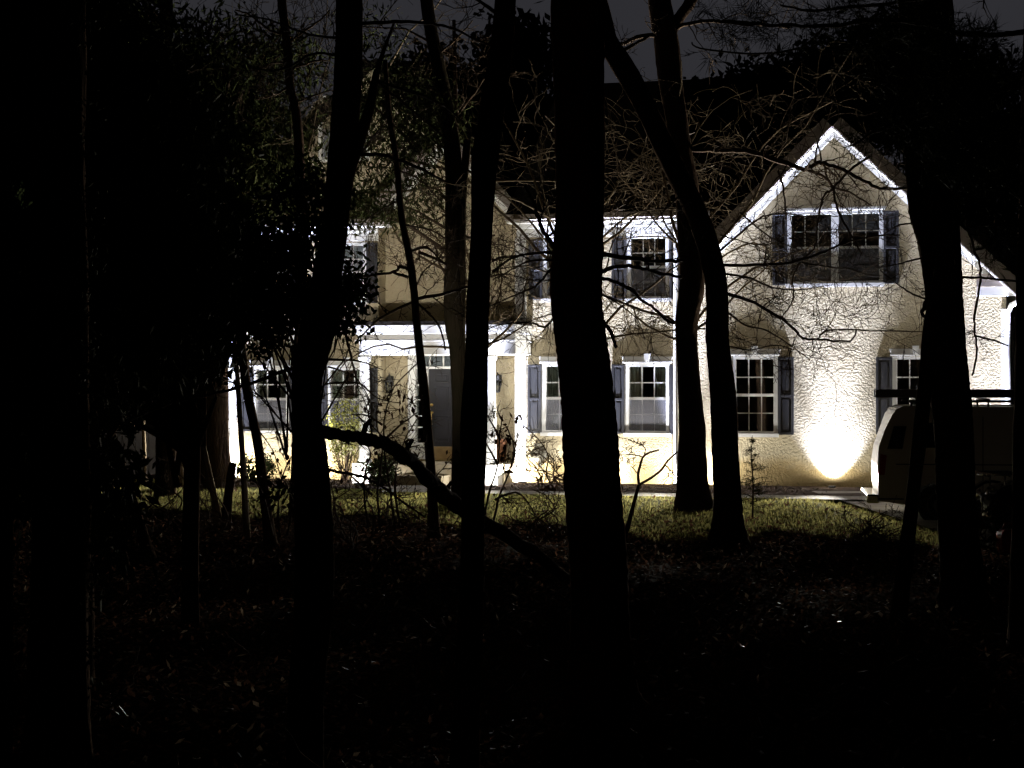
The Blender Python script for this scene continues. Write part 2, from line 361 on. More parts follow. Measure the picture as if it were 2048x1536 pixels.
def window(r, v, cols=3, rows=2, double=False, curtain='drape', blind=False, screen=True, lowgrid=True, full=False):
    u0, u1, z0, z1 = r; m = MB(); f = 0.055; y0, y1 = v - 0.035, v + 0.13
    m.box(u0 - .03, u0 + f, y0, y1, z0, z1); m.box(u1 - f, u1 + .03, y0, y1, z0, z1)
    m.box(u0 + f, u1 - f, y0, y1, z1 - f, z1); m.box(u0 - .05, u1 + .05, v - 0.075, v - 0.037, z0 - 0.06, z0 + .01); m.box(u0 + f, u1 - f, y0, y1, z0, z0 + f)
    bays = [(u0 + f, u1 - f)]
    if double:
        c = (u0 + u1) / 2; m.box(c - .07, c + .07, y0, y1, z0 + f, z1 - f); bays = [(u0 + f, c - .07), (c + .07, u1 - f)]
    zm = (z0 + z1) / 2
    for a, b in bays:
        m.box(a, b, v + 0.02, v + 0.075, zm - .025, zm + .03)
        for k in range(1, cols):
            x = a + (b - a) * k / cols
            m.box(x - .011, x + .011, v + 0.055, v + 0.072, zm + .03, z1 - f)
            if not blind and lowgrid: m.box(x - .009, x + .009, v + 0.083, v + 0.098, z0 + f, zm - .025)
        for k in range(1, rows):
            z = zm + (z1 - f - zm) * k / rows
            m.box(a, b, v + 0.053, v + 0.074, z - .011, z + .011)
            z = z0 + f + (zm - z0 - f) * k / rows
            if not blind and lowgrid: m.box(a, b, v + 0.081, v + 0.100, z - .009, z + .009)
    wo = m.build("window", M['white'], house)
    g = MB()
    for a, b in bays:
        g.box(a, b, v + .060, v + .066, zm + .03, z1 - f); g.box(a, b, v + .088, v + .094, z0 + f, zm - .025)
    g.build("pane", M['glass'], wo)
    if screen:
        c = MB()
        for a, b in bays: c.add([(a, v - .028, z0 + f), (b, v - .028, z0 + f), (b, v - .028, zm - .02), (a, v - .028, zm - .02)], [(0, 1, 2, 3)])
        c.build("insect_screen", M['screen'], wo)
    rg = random.Random(int(u0 * 100))
    if curtain == 'drape':
        c = MB(); wdt = (u1 - u0)
        for a, b in ((u0 - .05, u0 + wdt * .36), (u1 - wdt * .34, u1 + .05)):
            n = 26; base = len(c.v)
            for i in range(n + 1):
                x = a + (b - a) * i / n; y = v + .165 + .022 * math.sin(i * 1.55 + rg.random() * .6) + .008 * math.sin(i * .7)
                c.v += [(x, y, z0 - .1), (x, y, z1 + .1)]
            for i in range(n): c.f.append((base + 2 * i, base + 2 * i + 2, base + 2 * i + 3, base + 2 * i + 1)); c.sm.append(True)
        c.build("curtain", M['curtain'], wo)
    if blind:
        for a, b in bays:
            c = MB(); c.box(a - .02, b + .02, v + .17, v + .18, z0, z1 if full else zm + .02); c.build("blind", M['blind'], wo)
    return wo
def shutter(x0, x1, y0, y1, v=0.0, zr=None):
    u0, u1, z0, z1 = rect(x0, y0, x1, y1, v)
    if zr: z0, z1 = zr
    m = MB(); a = v - 0.008; fr = 0.05
    m.box(u0, u0 + fr, a - .05, a, z0, z1); m.box(u1 - fr, u1, a - .05, a, z0, z1)
    zm = (z0 + z1) / 2
    for zz in (z0, zm - fr / 2, z1 - fr): m.box(u0 + fr, u1 - fr, a - .048, a, zz, zz + fr)
    m.box(u0 + fr, u1 - fr, a - .02, a - .001, z0 + fr, zm - fr / 2); m.box(u0 + fr, u1 - fr, a - .02, a - .001, zm + fr / 2, z1 - fr)
    for za, zb in ((z0 + fr, zm - fr / 2), (zm + fr / 2, z1 - fr)): m.box(u0 + fr + .035, u1 - fr - .035, a - .034, a - .021, za + .04, zb - .04)
    m.build("shutter", M['shutter'], house, 0.006)
def lintel(r, v, h=0.14, key=True):
    u0, u1, z0, z1 = r; m = MB()
    m.prism([(u0 - .04, z1 + .012), (u1 + .04, z1 + .012), (u1 + .09, z1 + h), (u0 - .09, z1 + h)], v - .05, v - .006)
    m.box(u0 - .07, u1 + .07, v - .072, v - .052, z1 + .014, z1 + .05)
    lo = m.build("lintel", M['white'], house, 0.004)
    if key:
        c = (u0 + u1) / 2; k = MB(); k.prism([(c - .04, z1 + .055), (c + .04, z1 + .055), (c + .065, z1 + h + .06), (c - .065, z1 + h + .06)], v - .085, v - .053); k.build("keystone", M['white'], lo, 0.004)

ROW = {}   # window schedule: (rect px, v, kwargs, shutters px, lintel)
lowA = rect(508, 735, 578, 862); lowB = rect(657, 735, 735, 864); lowD = rect(1087, 728, 1172, 866); lowE = rect(1253, 728, 1338, 867)
lowF = rect(1466, 713, 1553, 868); lowG = rect(1788, 713, 1876, 868)
upA = rect(508, 486, 578, 607); upB = rect(655, 486, 732, 606); upD = rect(1089, 477, 1172, 598); upE = rect(1257, 471, 1337, 598)
gab = rect(1577, 423, 1764, 568)
# walls (prisms with real openings)
V1, V2 = 0.45, 1.2
uL, uBay, uMid, uG, uR = HU(457), HU(757), HU(1032), HU(1396), HU(2012)
m = MB(); m.prism([(uL, -.2), (uBay, -.2), (uBay, EZ), (uL, EZ)], 0, .22, [hole(lowA), hole(lowB), hole(upA), hole(upB)])
m.box(uBay - .22, uBay, .221, V1 + .2, -.2, EZ); m.box(uL, uL + .2, .221, 9, -.2, EZ); m.build("wall", M['stucco'], house)
m = MB(); m.prism([(uMid, -.2), (uG, -.2), (uG, EZ), (uMid, EZ)], 0, .22, [hole(lowD), hole(lowE), hole(upD), hole(upE)])
m.box(uMid, uMid + .22, .221, V1 + .2, -.2, EZ); m.build("wall", M['stucco'], house)
ap = H(1668, 262); lf = H(1430, 505); rt = H(1990, 556)
zl = lf[1] + (uG - lf[0]) * (ap[1] - lf[1]) / (ap[0] - lf[0]); zr = rt[1] + (uR - rt[0]) * (rt[1] - ap[1]) / (rt[0] - ap[0])
m = MB(); m.prism([(uG, -.2), (uR, -.2), (uR, zr), ap, (uG, zl)], 0, .22, [hole(lowF), hole(lowG), hole(gab)])
m.box(uR - .22, uR, .221, 8, -.2, zr); m.build("wall", M['stucco'], house)
# recessed entry wall with the small gable over it
a1 = H(897, 287, V1); l1 = H(764, 428, V1); r1 = H(1038, 436, V1)
doorr = rect(820, 709, 968, 930, V1); doorr = (doorr[0], doorr[1], 0.44, doorr[3])
m = MB(); m.prism([(uBay + .002, -.2), (uMid - .002, -.2), (uMid - .002, r1[1]), a1, (uBay + .002, l1[1])], V1, V1 + .2, [hole(doorr)]); m.build("wall", M['stucco'], house)
# big set-back gable with the attic window
a2 = H(748, 133, V2); half = (HU(1060, V2) - HU(440, V2)) / 2; sl = (a2[1] - EZ) / half
att = rect(640, 190, 737, 318, V2)
m = MB(); m.prism([(a2[0] - half, EZ - .4), (a2[0] + half, EZ - .4), (a2[0] + half, EZ), a2, (a2[0] - half, EZ)], V2, V2 + .2, [hole(att)]); m.build("wall", M['stucco'], house)
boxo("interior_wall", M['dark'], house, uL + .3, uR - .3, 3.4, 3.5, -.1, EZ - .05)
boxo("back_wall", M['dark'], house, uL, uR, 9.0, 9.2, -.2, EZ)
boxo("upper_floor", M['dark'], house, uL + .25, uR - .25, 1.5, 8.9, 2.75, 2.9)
# roofs: slabs following a line in (u,z), running back from v0 to v1
def slab(name, p, q, v0, v1, th=0.20, material='shingle', ext=0.0):
    p = Vector((p[0], p[1])); q = Vector((q[0], q[1])); d = (q - p).normalized(); n = Vector((-d.y, d.x))
    if n.y < 0: n = -n
    q = q + d * ext; mm = MB(); mm.prism([tuple(p), tuple(q), tuple(q + n * th), tuple(p + n * th)] if d.x > 0 else [tuple(q), tuple(p), tuple(p + n * th), tuple(q + n * th)], v0, v1)
    return mm.build(name, M[material], house)
apo = (ap[0], ap[1] + .05)
slab("roof", apo, (uG, zl + .05), -.36, 8.6, .16, ext=.25); slab("roof", apo, (uR, zr + .05), -.36, 8.6, .16, ext=.30)
# rake fascia (brown-grey) on the roof's front edge and white frieze under it
for q in ((uG, zl), (uR, zr)):
    s_ = 1 if q[0] > ap[0] else -1
    slab("rake_fascia", (ap[0] + s_ * .002, ap[1] + .04), (q[0], q[1] + .04), -.41, -.362, .235, 'fascia', ext=.30)
    slab("soffit", (ap[0] + s_ * .004, ap[1] + .005), (q[0], q[1] + .005), -.359, -.003, .04, 'white', ext=.22)
    k = 0.09
    pz, qz = ap[1], q[1]
    f_ = MB(); pl = [(ap[0] + s_ * .001, pz - k * 1.35), (q[0] - s_ * .02, qz - k * 1.35), (q[0] - s_ * .02, qz + .03), (ap[0] + s_ * .001, pz + .03)]
    f_.prism(pl if s_ > 0 else pl[::-1], -.05, -.005); f_.build("frieze", M['white'], house)
slab("roof", (a1[0], a1[1] + .03), (l1[0] - .1, l1[1] - .1), V1 - .3, V2 + 1.2, .14, ext=.2); slab("roof", (a1[0], a1[1] + .03), (r1[0], r1[1] + .03), V1 - .3, V2 + 1.2, .14, ext=.1)
for q in (l1, r1):
    s_ = 1 if q[0] > a1[0] else -1
    slab("rake_fascia", (a1[0] + s_ * .002, a1[1] + .02), (q[0], q[1] + .02), V1 - .34, V1 - .302, .20, 'fascia', ext=.1)
    slab("soffit", (a1[0] + s_ * .004, a1[1] - .012), (q[0], q[1] - .012), V1 - .299, V1 - .003, .03, 'white')
    f_ = MB(); pl = [(a1[0] + s_ * .001, a1[1] - .15), (q[0] - s_ * .05, q[1] - .15), (q[0] - s_ * .05, q[1] + .02), (a1[0] + s_ * .001, a1[1] + .02)]
    f_.prism(pl if s_ > 0 else pl[::-1], V1 - .05, V1 - .005); f_.build("frieze", M['white'], house)
for s_ in (-1, 1):
    slab("roof", (a2[0], a2[1] + .02), (a2[0] + s_ * half, EZ + .02), V2 - .25, 9.2, .18, ext=.25)
def cross(name, pts, u0, u1, th, material='shingle'):
    """slab given by a profile of (v,z) points extruded along u"""
    m = MB(); n = len(pts)
    vs = [(u0, v, z) for v, z in pts] + [(u0, v, z + th) for v, z in pts] + [(u1, v, z) for v, z in pts] + [(u1, v, z + th) for v, z in pts]
    fs = []
    for i in range(n - 1):
        fs += [(i, i + 1, 2 * n + i + 1, 2 * n + i), (n + i, 3 * n + i, 3 * n + i + 1, n + i + 1), (i, n + i, n + i + 1, i + 1), (2 * n + i, 2 * n + i + 1, 3 * n + i + 1, 3 * n + i)]
    fs += [(0, 2 * n, 3 * n, n), (n - 1, 2 * n - 1, 4 * n - 1, 3 * n - 1)]
    m.add(vs, fs); return m.build(name, M[material], house)
cross("roof", [(-.38, EZ + .02), (4.5, EZ + 3.4), (9.4, EZ + .02)], uMid - .12, HU(1424), .14)
cross("roof", [(-.38, EZ + .02), (V2 - .01, EZ + .22)], uL - .25, HU(792), .12)
boxo("gutter", M['fascia'], house, uMid - .12, HU(1425), -.46, -.385, EZ + .03, EZ + .15, bevel=.01)
boxo("gutter", M['fascia'], house, uL - .25, HU(792), -.46, -.385, EZ + .03, EZ + .13, bevel=.01)
boxo("soffit", M['white'], house, uMid - .10, HU(1425), -.37, -.003, EZ - .02, EZ + .015)
boxo("soffit", M['white'], house, uL - .20, HU(788), -.37, -.003, EZ - .02, EZ + .015)
def frieze(x0, x1, y0=None, h=.27, v=0.0):
    m = MB(); m.box(HU(x0, v), HU(x1, v), v - .045, v - .004, EZ - .022 - h, EZ - .022); m.box(HU(x0, v), HU(x1, v), v - .11, v - .047, EZ - .11, EZ - .024); m.build("frieze", M['white'], house, .004)
frieze(1034, 1396); frieze(458, 757)
def vboard(x0, x1, ztop=EZ - .30, v=0.0, zb=-.02, d=.05):
    boxo("corner_board", M['white'], house, HU(x0, v), HU(x1, v), v - d, v - .004, zb, ztop, bevel=.004)
vboard(1031, 1053); vboard(458, 474); vboard(2002, 2013, zr - .4)
for r, v, kw, sh, ln in (
    (lowA, 0, {}, ((484, 507), (580, 603)), 1), (lowB, 0, {}, ((633, 656), (737, 756)), 1), (lowD, 0, {}, ((1056, 1084), (1175, 1203)), 1),
    (lowE, 0, {}, ((1224, 1250), (1340, 1347)), 1), (lowF, 0, dict(curtain=None, screen=False), ((1440, 1463), (1556, 1588)), 1), (lowG, 0, dict(curtain=None, screen=False), ((1752, 1785), (1879, 1912)), 1),
    (upA, 0, dict(curtain=None, blind=True, full=True), ((484, 507), (580, 603)), 0), (upB, 0, dict(curtain=None, blind=True, full=True), ((632, 654), (734, 756)), 0),
    (upD, 0, {}, ((1058, 1086), (1175, 1203)), 0), (upE, 0, dict(curtain=None), ((1224, 1254), (1339, 1362)), 0), (gab, 0, dict(double=True, curtain=None, lowgrid=False), ((1545, 1575), (1767, 1798)), 2)):
    window(r, v, **kw)
    for x0, x1 in sh: shutter(x0, x1, 0, 1, v, zr=(r[2] - .01, r[3] - .01))
    if ln: lintel(r, v, 0.15 if ln == 1 else 0.08)
window(att, V2, blind=True, curtain=None, full=True)
# downspouts and hose reel
m = MB(); uu = HU(1353); m.tube([(uu, -.30, EZ - .02), (uu, -.12, EZ - .25), (uu, -.10, EZ - .4), (uu, -.10, 0.15), (uu + .02, -.2, .06)], .045, 10); m.build("downspout", M['white'], house)
m = MB(); uu = HU(2016); zg = HZ(2016, 600)
m.tube([(HU(2046, -.4), -.42, HZ(2046, 588, -.4)), (HU(2038, -.3), -.36, HZ(2040, 602, -.3)), (HU(2022), -.2, HZ(2022, 612)), (uu, -.12, HZ(2016, 626)), (uu, -.10, zg - .9), (uu, -.10, .1)], .05, 10); m.build("downspout", M['white'], house)
u_ = HU(1080); m = MB(); m.lathe([(.03, -.11), (.16, -.105), (.16, -.09), (.07, -.085), (.07, -.02), (.16, -.015), (.16, -.005), (.03, 0)], (u_, -.02, HZ(1080, 908)), 18, 'y')
m.box(u_ - .10, u_ + .06, -.17, -.02, HZ(1080, 892), HZ(1080, 886)); m.box(u_ + .01, u_ + .05, -.14, -.02, HZ(1080, 930), HZ(1080, 893)); m.tube([(u_, -.1, HZ(1080, 915)), (u_ + .05, -.12, HZ(1080, 930)), (u_ + .12, -.11, HZ(1080, 948))], .015, 6)
m.build("hose_reel", mat("hose_reel_green", (0.10, 0.09, 0.06), .6, bump=(30, .002)), house)
# right-hand eave return with its lower roof, recessed dark garage front and dormer
e0, e1 = HU(1953, -.15), HU(2300, -.15); ez1, ez0 = HZ(2000, 573, -.15), HZ(2000, 592, -.15)
boxo("eave_fascia", M['white'], house, e0, e1, -.16, -.12, ez0, ez1, bevel=.006)
boxo("eave_soffit", M['white'], house, e0, e1, -.118, -.06, ez0 + .01, ez0 + .03); boxo("eave_soffit", M['white'], house, uR + .02, e1, -.058, 3.0, ez0 + .01, ez0 + .03)
m = MB(); m.add([(e0, -.22, ez1 + .004), (e1, -.22, ez1 + .004), (e1, 3.2, ez1 + 1.1), (uR, 3.2, ez1 + 1.1), (uR, -.05, ez1 + .15), (e0, -.05, ez1 + .15),
                 (e0, -.22, ez1 + .10), (e1, -.22, ez1 + .10), (e1, 3.2, ez1 + 1.2), (uR, 3.2, ez1 + 1.2), (uR, -.05, ez1 + .25), (e0, -.05, ez1 + .25)],
                [(0, 5, 4, 3, 2, 1), (6, 7, 8, 9, 10, 11), (0, 1, 7, 6), (1, 2, 8, 7), (2, 3, 9, 8), (3, 4, 10, 9), (4, 5, 11, 10), (5, 0, 6, 11)]); m.build("lower_roof", M['fascia'], house)
boxo("garage_front", M['dark'], house, uR + .01, e1, 3.0, 3.2, -.3, ez1 + .9)
dv = 2.6; d0, d1, dz0, dz1 = rect(1938, 452, 2014, 545, dv); dw = rect(1955, 464, 1979, 505, dv)
m = MB(); m.prism([(d0, dz0), (d1, dz0), (d1, dz1), (d0, dz1)], dv, dv + 1.6, [hole(dw)]); dor = m.build("dormer", M['white'], house)
boxo("dormer_pane", M['glossblack'], dor, dw[0], dw[1], dv + .08, dv + .1, dw[2], dw[3])
boxo("dormer_roof", M['shingle'], dor, d0 - .15, d1 + .15, dv - .15, dv + 1.8, dz1 + .003, dz1 + .12)
# portico
pv0, pv1 = -1.35, V1 - .006
pr = rect(703, 648, 1034, 709, pv0)
m = MB(); pu0, pu1 = pr[0], HU(1030, pv0)
zt = pr[3]; zb = pr[2]; hgt = zt - zb
m.box(pu0 + .12, pu1 - .02, pv0 + .12, pv1, zb, zb + hgt * .42); m.box(pu0 + .05, pu1 - .01, pv0 + .06, pv1, zb + hgt * .42 + .001, zb + hgt * .50)
m.box(pu0 + .10, pu1 - .02, pv0 + .10, pv1, zb + hgt * .50 + .001, zb + hgt * .68); m.box(pu0, pu1, pv0, pv1, zb + hgt * .68 + .001, zb + hgt * .98)
m.build("portico_entablature", M['white'], house, .012)
boxo("portico_roof", M['shingle'], house, pu0 - .05, pu1 - .001, pv0 - .05, pv1, zt, zt + .06)
def column(xc, v):
    uc = HU(xc, v); z0 = .42; m = MB(); r = .115
    m.lathe([(r * 1.35, .0), (r * 1.35, .05), (r * 1.15, .09), (r * 1.02, .12), (r * .98, .9), (r * .86, zb - z0 - .14), (r * 1.0, zb - z0 - .12), (r * 1.2, zb - z0 - .06), (r * 1.2, zb - z0 - .003)], (uc, v, z0), 20)
    co = m.build("column", M['white'], house)
    boxo("pedestal", M['white'], house, uc - .20, uc + .20, v - .2, v + .2, -.02, .417, bevel=.008)
column(729, pv0 + .28); column(981, pv0 + .28)
pa, pb = HU(746, pv0), HU(964, pv0)
m = MB(); m.box(pa, pb, pv0 + .05, pv1, -.05, .40); m.box(pa - .03, pb + .03, pv0, pv0 + .049, .34, .415); m.box(HU(720, pv0), pa - .002, pv0 + .55, pv1, -.05, .40); m.box(pb + .002, uMid - .01, pv0 + .55, pv1, -.05, .40)
m.build("porch_slab", M['stone'], house, .008)
m = MB(); m.box(HU(783, -1.8), HU(884, -1.8), -1.85, pv0 + .048, -.05, .17); m.box(HU(783, -1.8) - .02, HU(884, -1.8) + .02, -1.88, -1.80, .171, .21); m.box(HU(783, -1.8) - .02, HU(884, -1.8) + .02, -1.799, pv0 + .048, .171, .21); m.build("step", M['stone'], house, .008)
# door, transom, sidelights
du = lambda px: HU(px, V1)
dz = lambda py: HZ(880, py, V1)
m = MB(); f0, f1 = V1 - .06, V1 + .1
m.box(du(818), du(833), f0 - .02, f1, .44, dz(709)); m.box(du(849), du(857), f0, f1, .44, dz(738)); m.box(du(945), du(951), f0, f1, .44, dz(738)); m.box(du(957), du(970), f0 - .02, f1, .44, dz(709))
m.box(du(833) + .001, du(957) - .001, f0, f1, dz(738) + .001, dz(733)); m.box(du(833) + .001, du(957) - .001, f0, f1, dz(712), dz(709) + .01)
for px in (859, 886, 913, 938): m.box(du(px) - .014, du(px) + .014, V1 + .02, V1 + .08, dz(733) + .001, dz(712) - .001)
for x0, x1 in ((833, 849), (951, 957)):
    m.box(du(x0) + .001, du(x1) - .001, f0 + .03, f1, .44, dz(886))
    for py in (855, 832, 800, 770): m.box(du(x0) + .001, du(x1) - .001, V1 + .02, V1 + .08, dz(py) - .014, dz(py) + .014)
en = m.build("door_surround", M['white'], house, .003)
g_ = MB(); g_.box(du(833), du(957), V1 + .045, V1 + .055, dz(733), dz(712)); g_.box(du(833), du(849), V1 + .046, V1 + .054, dz(886), dz(738)); g_.box(du(951), du(957), V1 + .046, V1 + .054, dz(886), dz(738)); g_.build("sidelight_pane", M['glass'], en)
m = MB(); m.box(du(833), du(957), V1 + .12, V1 + .13, dz(733), dz(712)); m.build("transom_blind", M['blind'], en)
m = MB(); A, B, Z0, Z1 = du(857) + .003, du(945) - .003, dz(893), dz(738) - .004
m.box(A, B, V1 + .02, V1 + .065, Z0, Z1)
wd = (B - A); ht = Z1 - Z0
for ca, cb in ((.14, .46), (.54, .86)):
    for za, zb_ in ((.06, .40), (.47, .77), (.83, .94)):
        x0, x1, z0, z1 = A + ca * wd, A + cb * wd, Z0 + za * ht, Z0 + zb_ * ht
        m.box(x0, x1, V1 + .004, V1 + .019, z0, z0 + .02); m.box(x0, x1, V1 + .004, V1 + .019, z1 - .02, z1); m.box(x0, x0 + .02, V1 + .005, V1 + .019, z0 + .021, z1 - .021); m.box(x1 - .02, x1, V1 + .005, V1 + .019, z0 + .021, z1 - .021)
        m.box(x0 + .04, x1 - .04, V1 + .010, V1 + .019, z0 + .04, z1 - .04)
do = m.build("door", M['door'], house, .004)
m = MB(); kz = dz(825); m.lathe([(.012, 0), (.03, -.01), (.034, -.03), (.02, -.05), (.004, -.055)], (A + .07, V1 + .018, kz + .16), 12, 'y'); m.lathe([(.03, 0), (.03, -.012), (.012, -.02), (.012, -.03)], (A + .07, V1 + .018, kz), 12, 'y')
m.tube([(A + .07, V1 - .02, kz), (A + .072, V1 - .05, kz - .05), (A + .072, V1 - .05, kz - .2), (A + .07, V1 + .01, kz - .25)], .013, 8); m.build("door_handle", M['brass'], do)
boxo("threshold", M['wood'], house, du(857), du(945), V1 - .05, V1 + .1, .44, Z0 - .004, bevel=.006)
def lantern(px, py):
    u = HU(px, V1); z = HZ(px, py, V1); y = V1 - .17; m = MB()
    m.box(u - .05, u + .05, V1 - .022, V1 - .002, z - .05, z + .17); m.tube([(u, V1 - .02, z + .12), (u, y + .03, z + .2), (u, y, z + .22), (u, y, z + .14)], .012, 8)
    m.lathe([(.015, .17), (.05, .15), (.11, .06), (.115, .045), (.02, .04)], (u, y, z), 6); m.lathe([(.02, -.20), (.06, -.19), (.06, -.175), (.02, -.17)], (u, y, z), 6)
    for k in range(6):
        a = math.pi * k / 3; m.tube([(u + .085 * math.cos(a), y + .085 * math.sin(a), z + .045), (u + .055 * math.cos(a), y + .055 * math.sin(a), z - .18)], .007, 5)
    l = m.build("wall_lantern", M['blackm'], house)
    g = MB(); g.lathe([(.05, -.17), (.078, .04)], (u, y, z), 6); g.build("lantern_glass", M['glass'], l)
lantern(783, 768); lantern(999, 766)

# planter on the porch
pt = empty("planter", HW(HU(992, .3), .3, .40), -PSI); tag(pt, "square terracotta planter on the porch beside the right column", "planter")
m = MB(); m.prism([(-.16, 0), (.16, 0), (.2, .42), (-.2, .42)], -.18, .18); m.build("pot", M['terracotta'], pt, .01)
m = MB(); m.box(-.22, .22, -.2, .2, .421, .48); m.build("rim", M['terracotta'], pt, .01)

# ------------------------------------------------------------------ leaves in bulk
def leaves_obj(name, pts, L, Wd, material, parent=None, dirs=None, seed=1, flat=0.0, fold=0.25):
    r = np.random.default_rng(seed); n = len(pts); p = np.asarray(pts, float)
    d = r.normal(size=(n, 3))
    if dirs is not None: d = np.asarray(dirs, float) + 0.45 * d
    if flat: d[:, 2] *= (1 - flat)
    d /= np.linalg.norm(d, axis=1, keepdims=True) + 1e-9
    q = r.normal(size=(n, 3))
    if flat:
        q = np.stack([-d[:, 1], d[:, 0], r.normal(size=n) * (1 - flat)], 1)
    else: q = np.cross(d, q)
    q /= np.linalg.norm(q, axis=1, keepdims=True) + 1e-9
    nn = np.cross(d, q)
    ln = L * r.uniform(.55, 1.3, size=(n, 1)); wd = Wd * r.uniform(.6, 1.3, size=(n, 1))
    cur = r.uniform(-1, 1, size=(n, 1)) * fold
    a = p; b = p + d * ln * .5 + q * wd * .5 + nn * cur * wd; c = p + d * ln + nn * ln * cur * .8; e = p + d * ln * .5 - q * wd * .5 + nn * cur * wd
    vs = np.stack([a, b, c, e], 1).reshape(-1, 3).astype(np.float32)
    me = bpy.data.meshes.new(name); me.vertices.add(4 * n); me.vertices.foreach_set("co", vs.ravel())
    tri = np.arange(n)[:, None] * 4 + np.array([0, 1, 2, 0, 2, 3])[None, :]
    me.loops.add(6 * n); me.loops.foreach_set("vertex_index", tri.ravel().astype(np.int32))
    me.polygons.add(2 * n); me.polygons.foreach_set("loop_start", np.arange(0, 6 * n, 3, dtype=np.int32))
    me.polygons.foreach_set("loop_total", np.full(2 * n, 3, dtype=np.int32)) if hasattr(me.polygons[0], "loop_total") and False else None
    me.update(calc_edges=True); me.validate(); me.materials.append(material)
    return link(bpy.data.objects.new(name, me), parent)

# ------------------------------------------------------------------ tree builders
def spline(pts, n=4):
    """Catmull-Rom through tuples of any length"""
    P = [np.array(p, float) for p in pts]; out = []
    for i in range(len(P) - 1):
        a, b, c, d = P[max(i - 1, 0)], P[i], P[i + 1], P[min(i + 2, len(P) - 1)]
        for k in range(n):
            t = k / n; out.append(0.5 * ((2 * b) + (c - a) * t + (2 * a - 5 * b + 4 * c - d) * t * t + (3 * b - a - 3 * c + d) * t ** 3))
    out.append(P[-1]); return out
def trunk_mesh(pts, Y, n=None, rng=RNG, seg=None, flare=True, to_ground=True):
    """pts: (px, py, width px[, Y]); goes down to the ground"""
    pp = [(p[0], p[1], p[2], p[3] if len(p) > 3 else Y) for p in pts]
    n = n or (30 if Y < 20 else 18); seg = seg or (14 if Y < 20 else 7)
    world = []
    for px, py, wd, yy in spline(pp, seg): world.append((W(px, py, yy), wd * yy / F / 2))
    if to_ground and world[-1][0].z > -0.1:
        p, r = world[-1]; q, _ = world[-2]; d = (p - q).normalized()
        if d.z > -.3: d = Vector((d.x * .3, d.y * .3, -1)).normalized()
        k = (p.z + 0.15) / -d.z
        for i in range(1, 13):
            t = i / 12; world.append((p + d * k * t, r * (1 + (.35 * t ** 4 if flare else 0))))
    m = MB(); ph = rng.random() * 9
    b0 = 0
    pts3 = [w_[0] for w_ in world]; rad = [w_[1] for w_ in world]
    m.tube(pts3, rad, n, True)
    # irregular bark outline: lumpy along the stem, fluted near the base
    for i in range(len(pts3)):
        for k in range(n):
            j = i * n + k; c = pts3[i]; v = Vector(m.v[j]); a = 2 * math.pi * k / n
            f = 1 + .05 * math.sin(3 * a + ph + c.z * .8) + .035 * math.sin(5 * a - c.z * 1.7 + ph) + .03 * math.sin(c.z * 5 + ph * 2 + a) + rng.uniform(-.028, .028) + .03 * math.sin(9 * a + 2.2 * math.sin(c.z * 2.3 + ph) + ph)
            if flare and to_ground: f += max(0, .22 * math.exp(-max(0, c.z) / .16)) * max(0, math.cos(4 * a + ph) + .35 * math.cos(7 * a + 2 * ph))
            m.v[j] = tuple(c + (v - c) * f)
    return m, world
def limb(mb, pts, Y, w0, w1, rng=RNG, dY=None, n=6, twigs=0, tl=0.5, tdir=None, droop=0.0, r0=None):
    """pts (px,py): a branch starting at depth Y and drifting in depth by dY; returns world points"""
    sp = spline(pts, 5); m = len(sp); L = sum(math.dist(sp[i], sp[i + 1]) for i in range(m - 1)) * Y / F
    if dY is None: dY = rng.uniform(-.35, .35) * L
    wp = []; rad = []
    for i, q in enumerate(sp):
        t = i / (m - 1); yy = Y + dY * t
        p = W(q[0], q[1], yy); j = .18 * w0 * Y / F
        if 0 < i < m - 1: p += Vector((rng.uniform(-j, j), rng.uniform(-j, j) * 2, rng.uniform(-j, j)))
        wp.append(p); rad.append((w0 + (w1 - w0) * t) * Y / F / 2 * rng.uniform(.92, 1.12))
    mb.tube(wp, rad, n)
    for k in range(twigs):
        i = rng.randrange(max(1, m // 8), m - 1); d = (wp[i + 1] - wp[i]).normalized()
        side = Vector((rng.gauss(0, 1), rng.gauss(0, .7), rng.gauss(0, 1))); side -= d * side.dot(d); side.normalize()
        dd = (d * rng.uniform(.3, .9) + side).normalized()
        twig(mb, wp[i], dd, tl * rng.uniform(.5, 1.3), max(rad[i] * .42, .0035 * Y / 20), 2, rng, droop)
    return wp
TWMIN = 0.62 / F      # thinnest twig radius in radians of view
def twig(mb, p, d, L, r, depth, rng, droop=0.0, kids=3):
    n = 6 if depth > 0 else 4; pts = [p.copy()]; rad = []
    yy = max(p.y, 4)
    rmin = TWMIN * yy; r = max(r, rmin)
    for i in range(n):
        d = (d + Vector((rng.gauss(0, .22), rng.gauss(0, .18), rng.gauss(0, .22) - droop * .12))).normalized()
        pts.append(pts[-1] + d * L / n)
    for i in range(n + 1): rad.append(max(rmin * .8, r * (1 - .75 * i / n)))
    mb.tube(pts, rad, 4, False)
    if depth > 0:
        for k in range(kids if depth > 1 else rng.randint(1, kids)):
            i = rng.randint(1, n - 1); dd = (pts[i + 1] - pts[i]).normalized()
            side = Vector((rng.gauss(0, 1), rng.gauss(0, .6), rng.gauss(0, 1))); side -= dd * side.dot(dd)
            if side.length < 1e-3: continue
            side.normalize()
            twig(mb, pts[i], (dd * .75 + side * rng.uniform(.5, 1)).normalized(), L * rng.uniform(.4, .75), r * .6, depth - 1, rng, droop, kids)
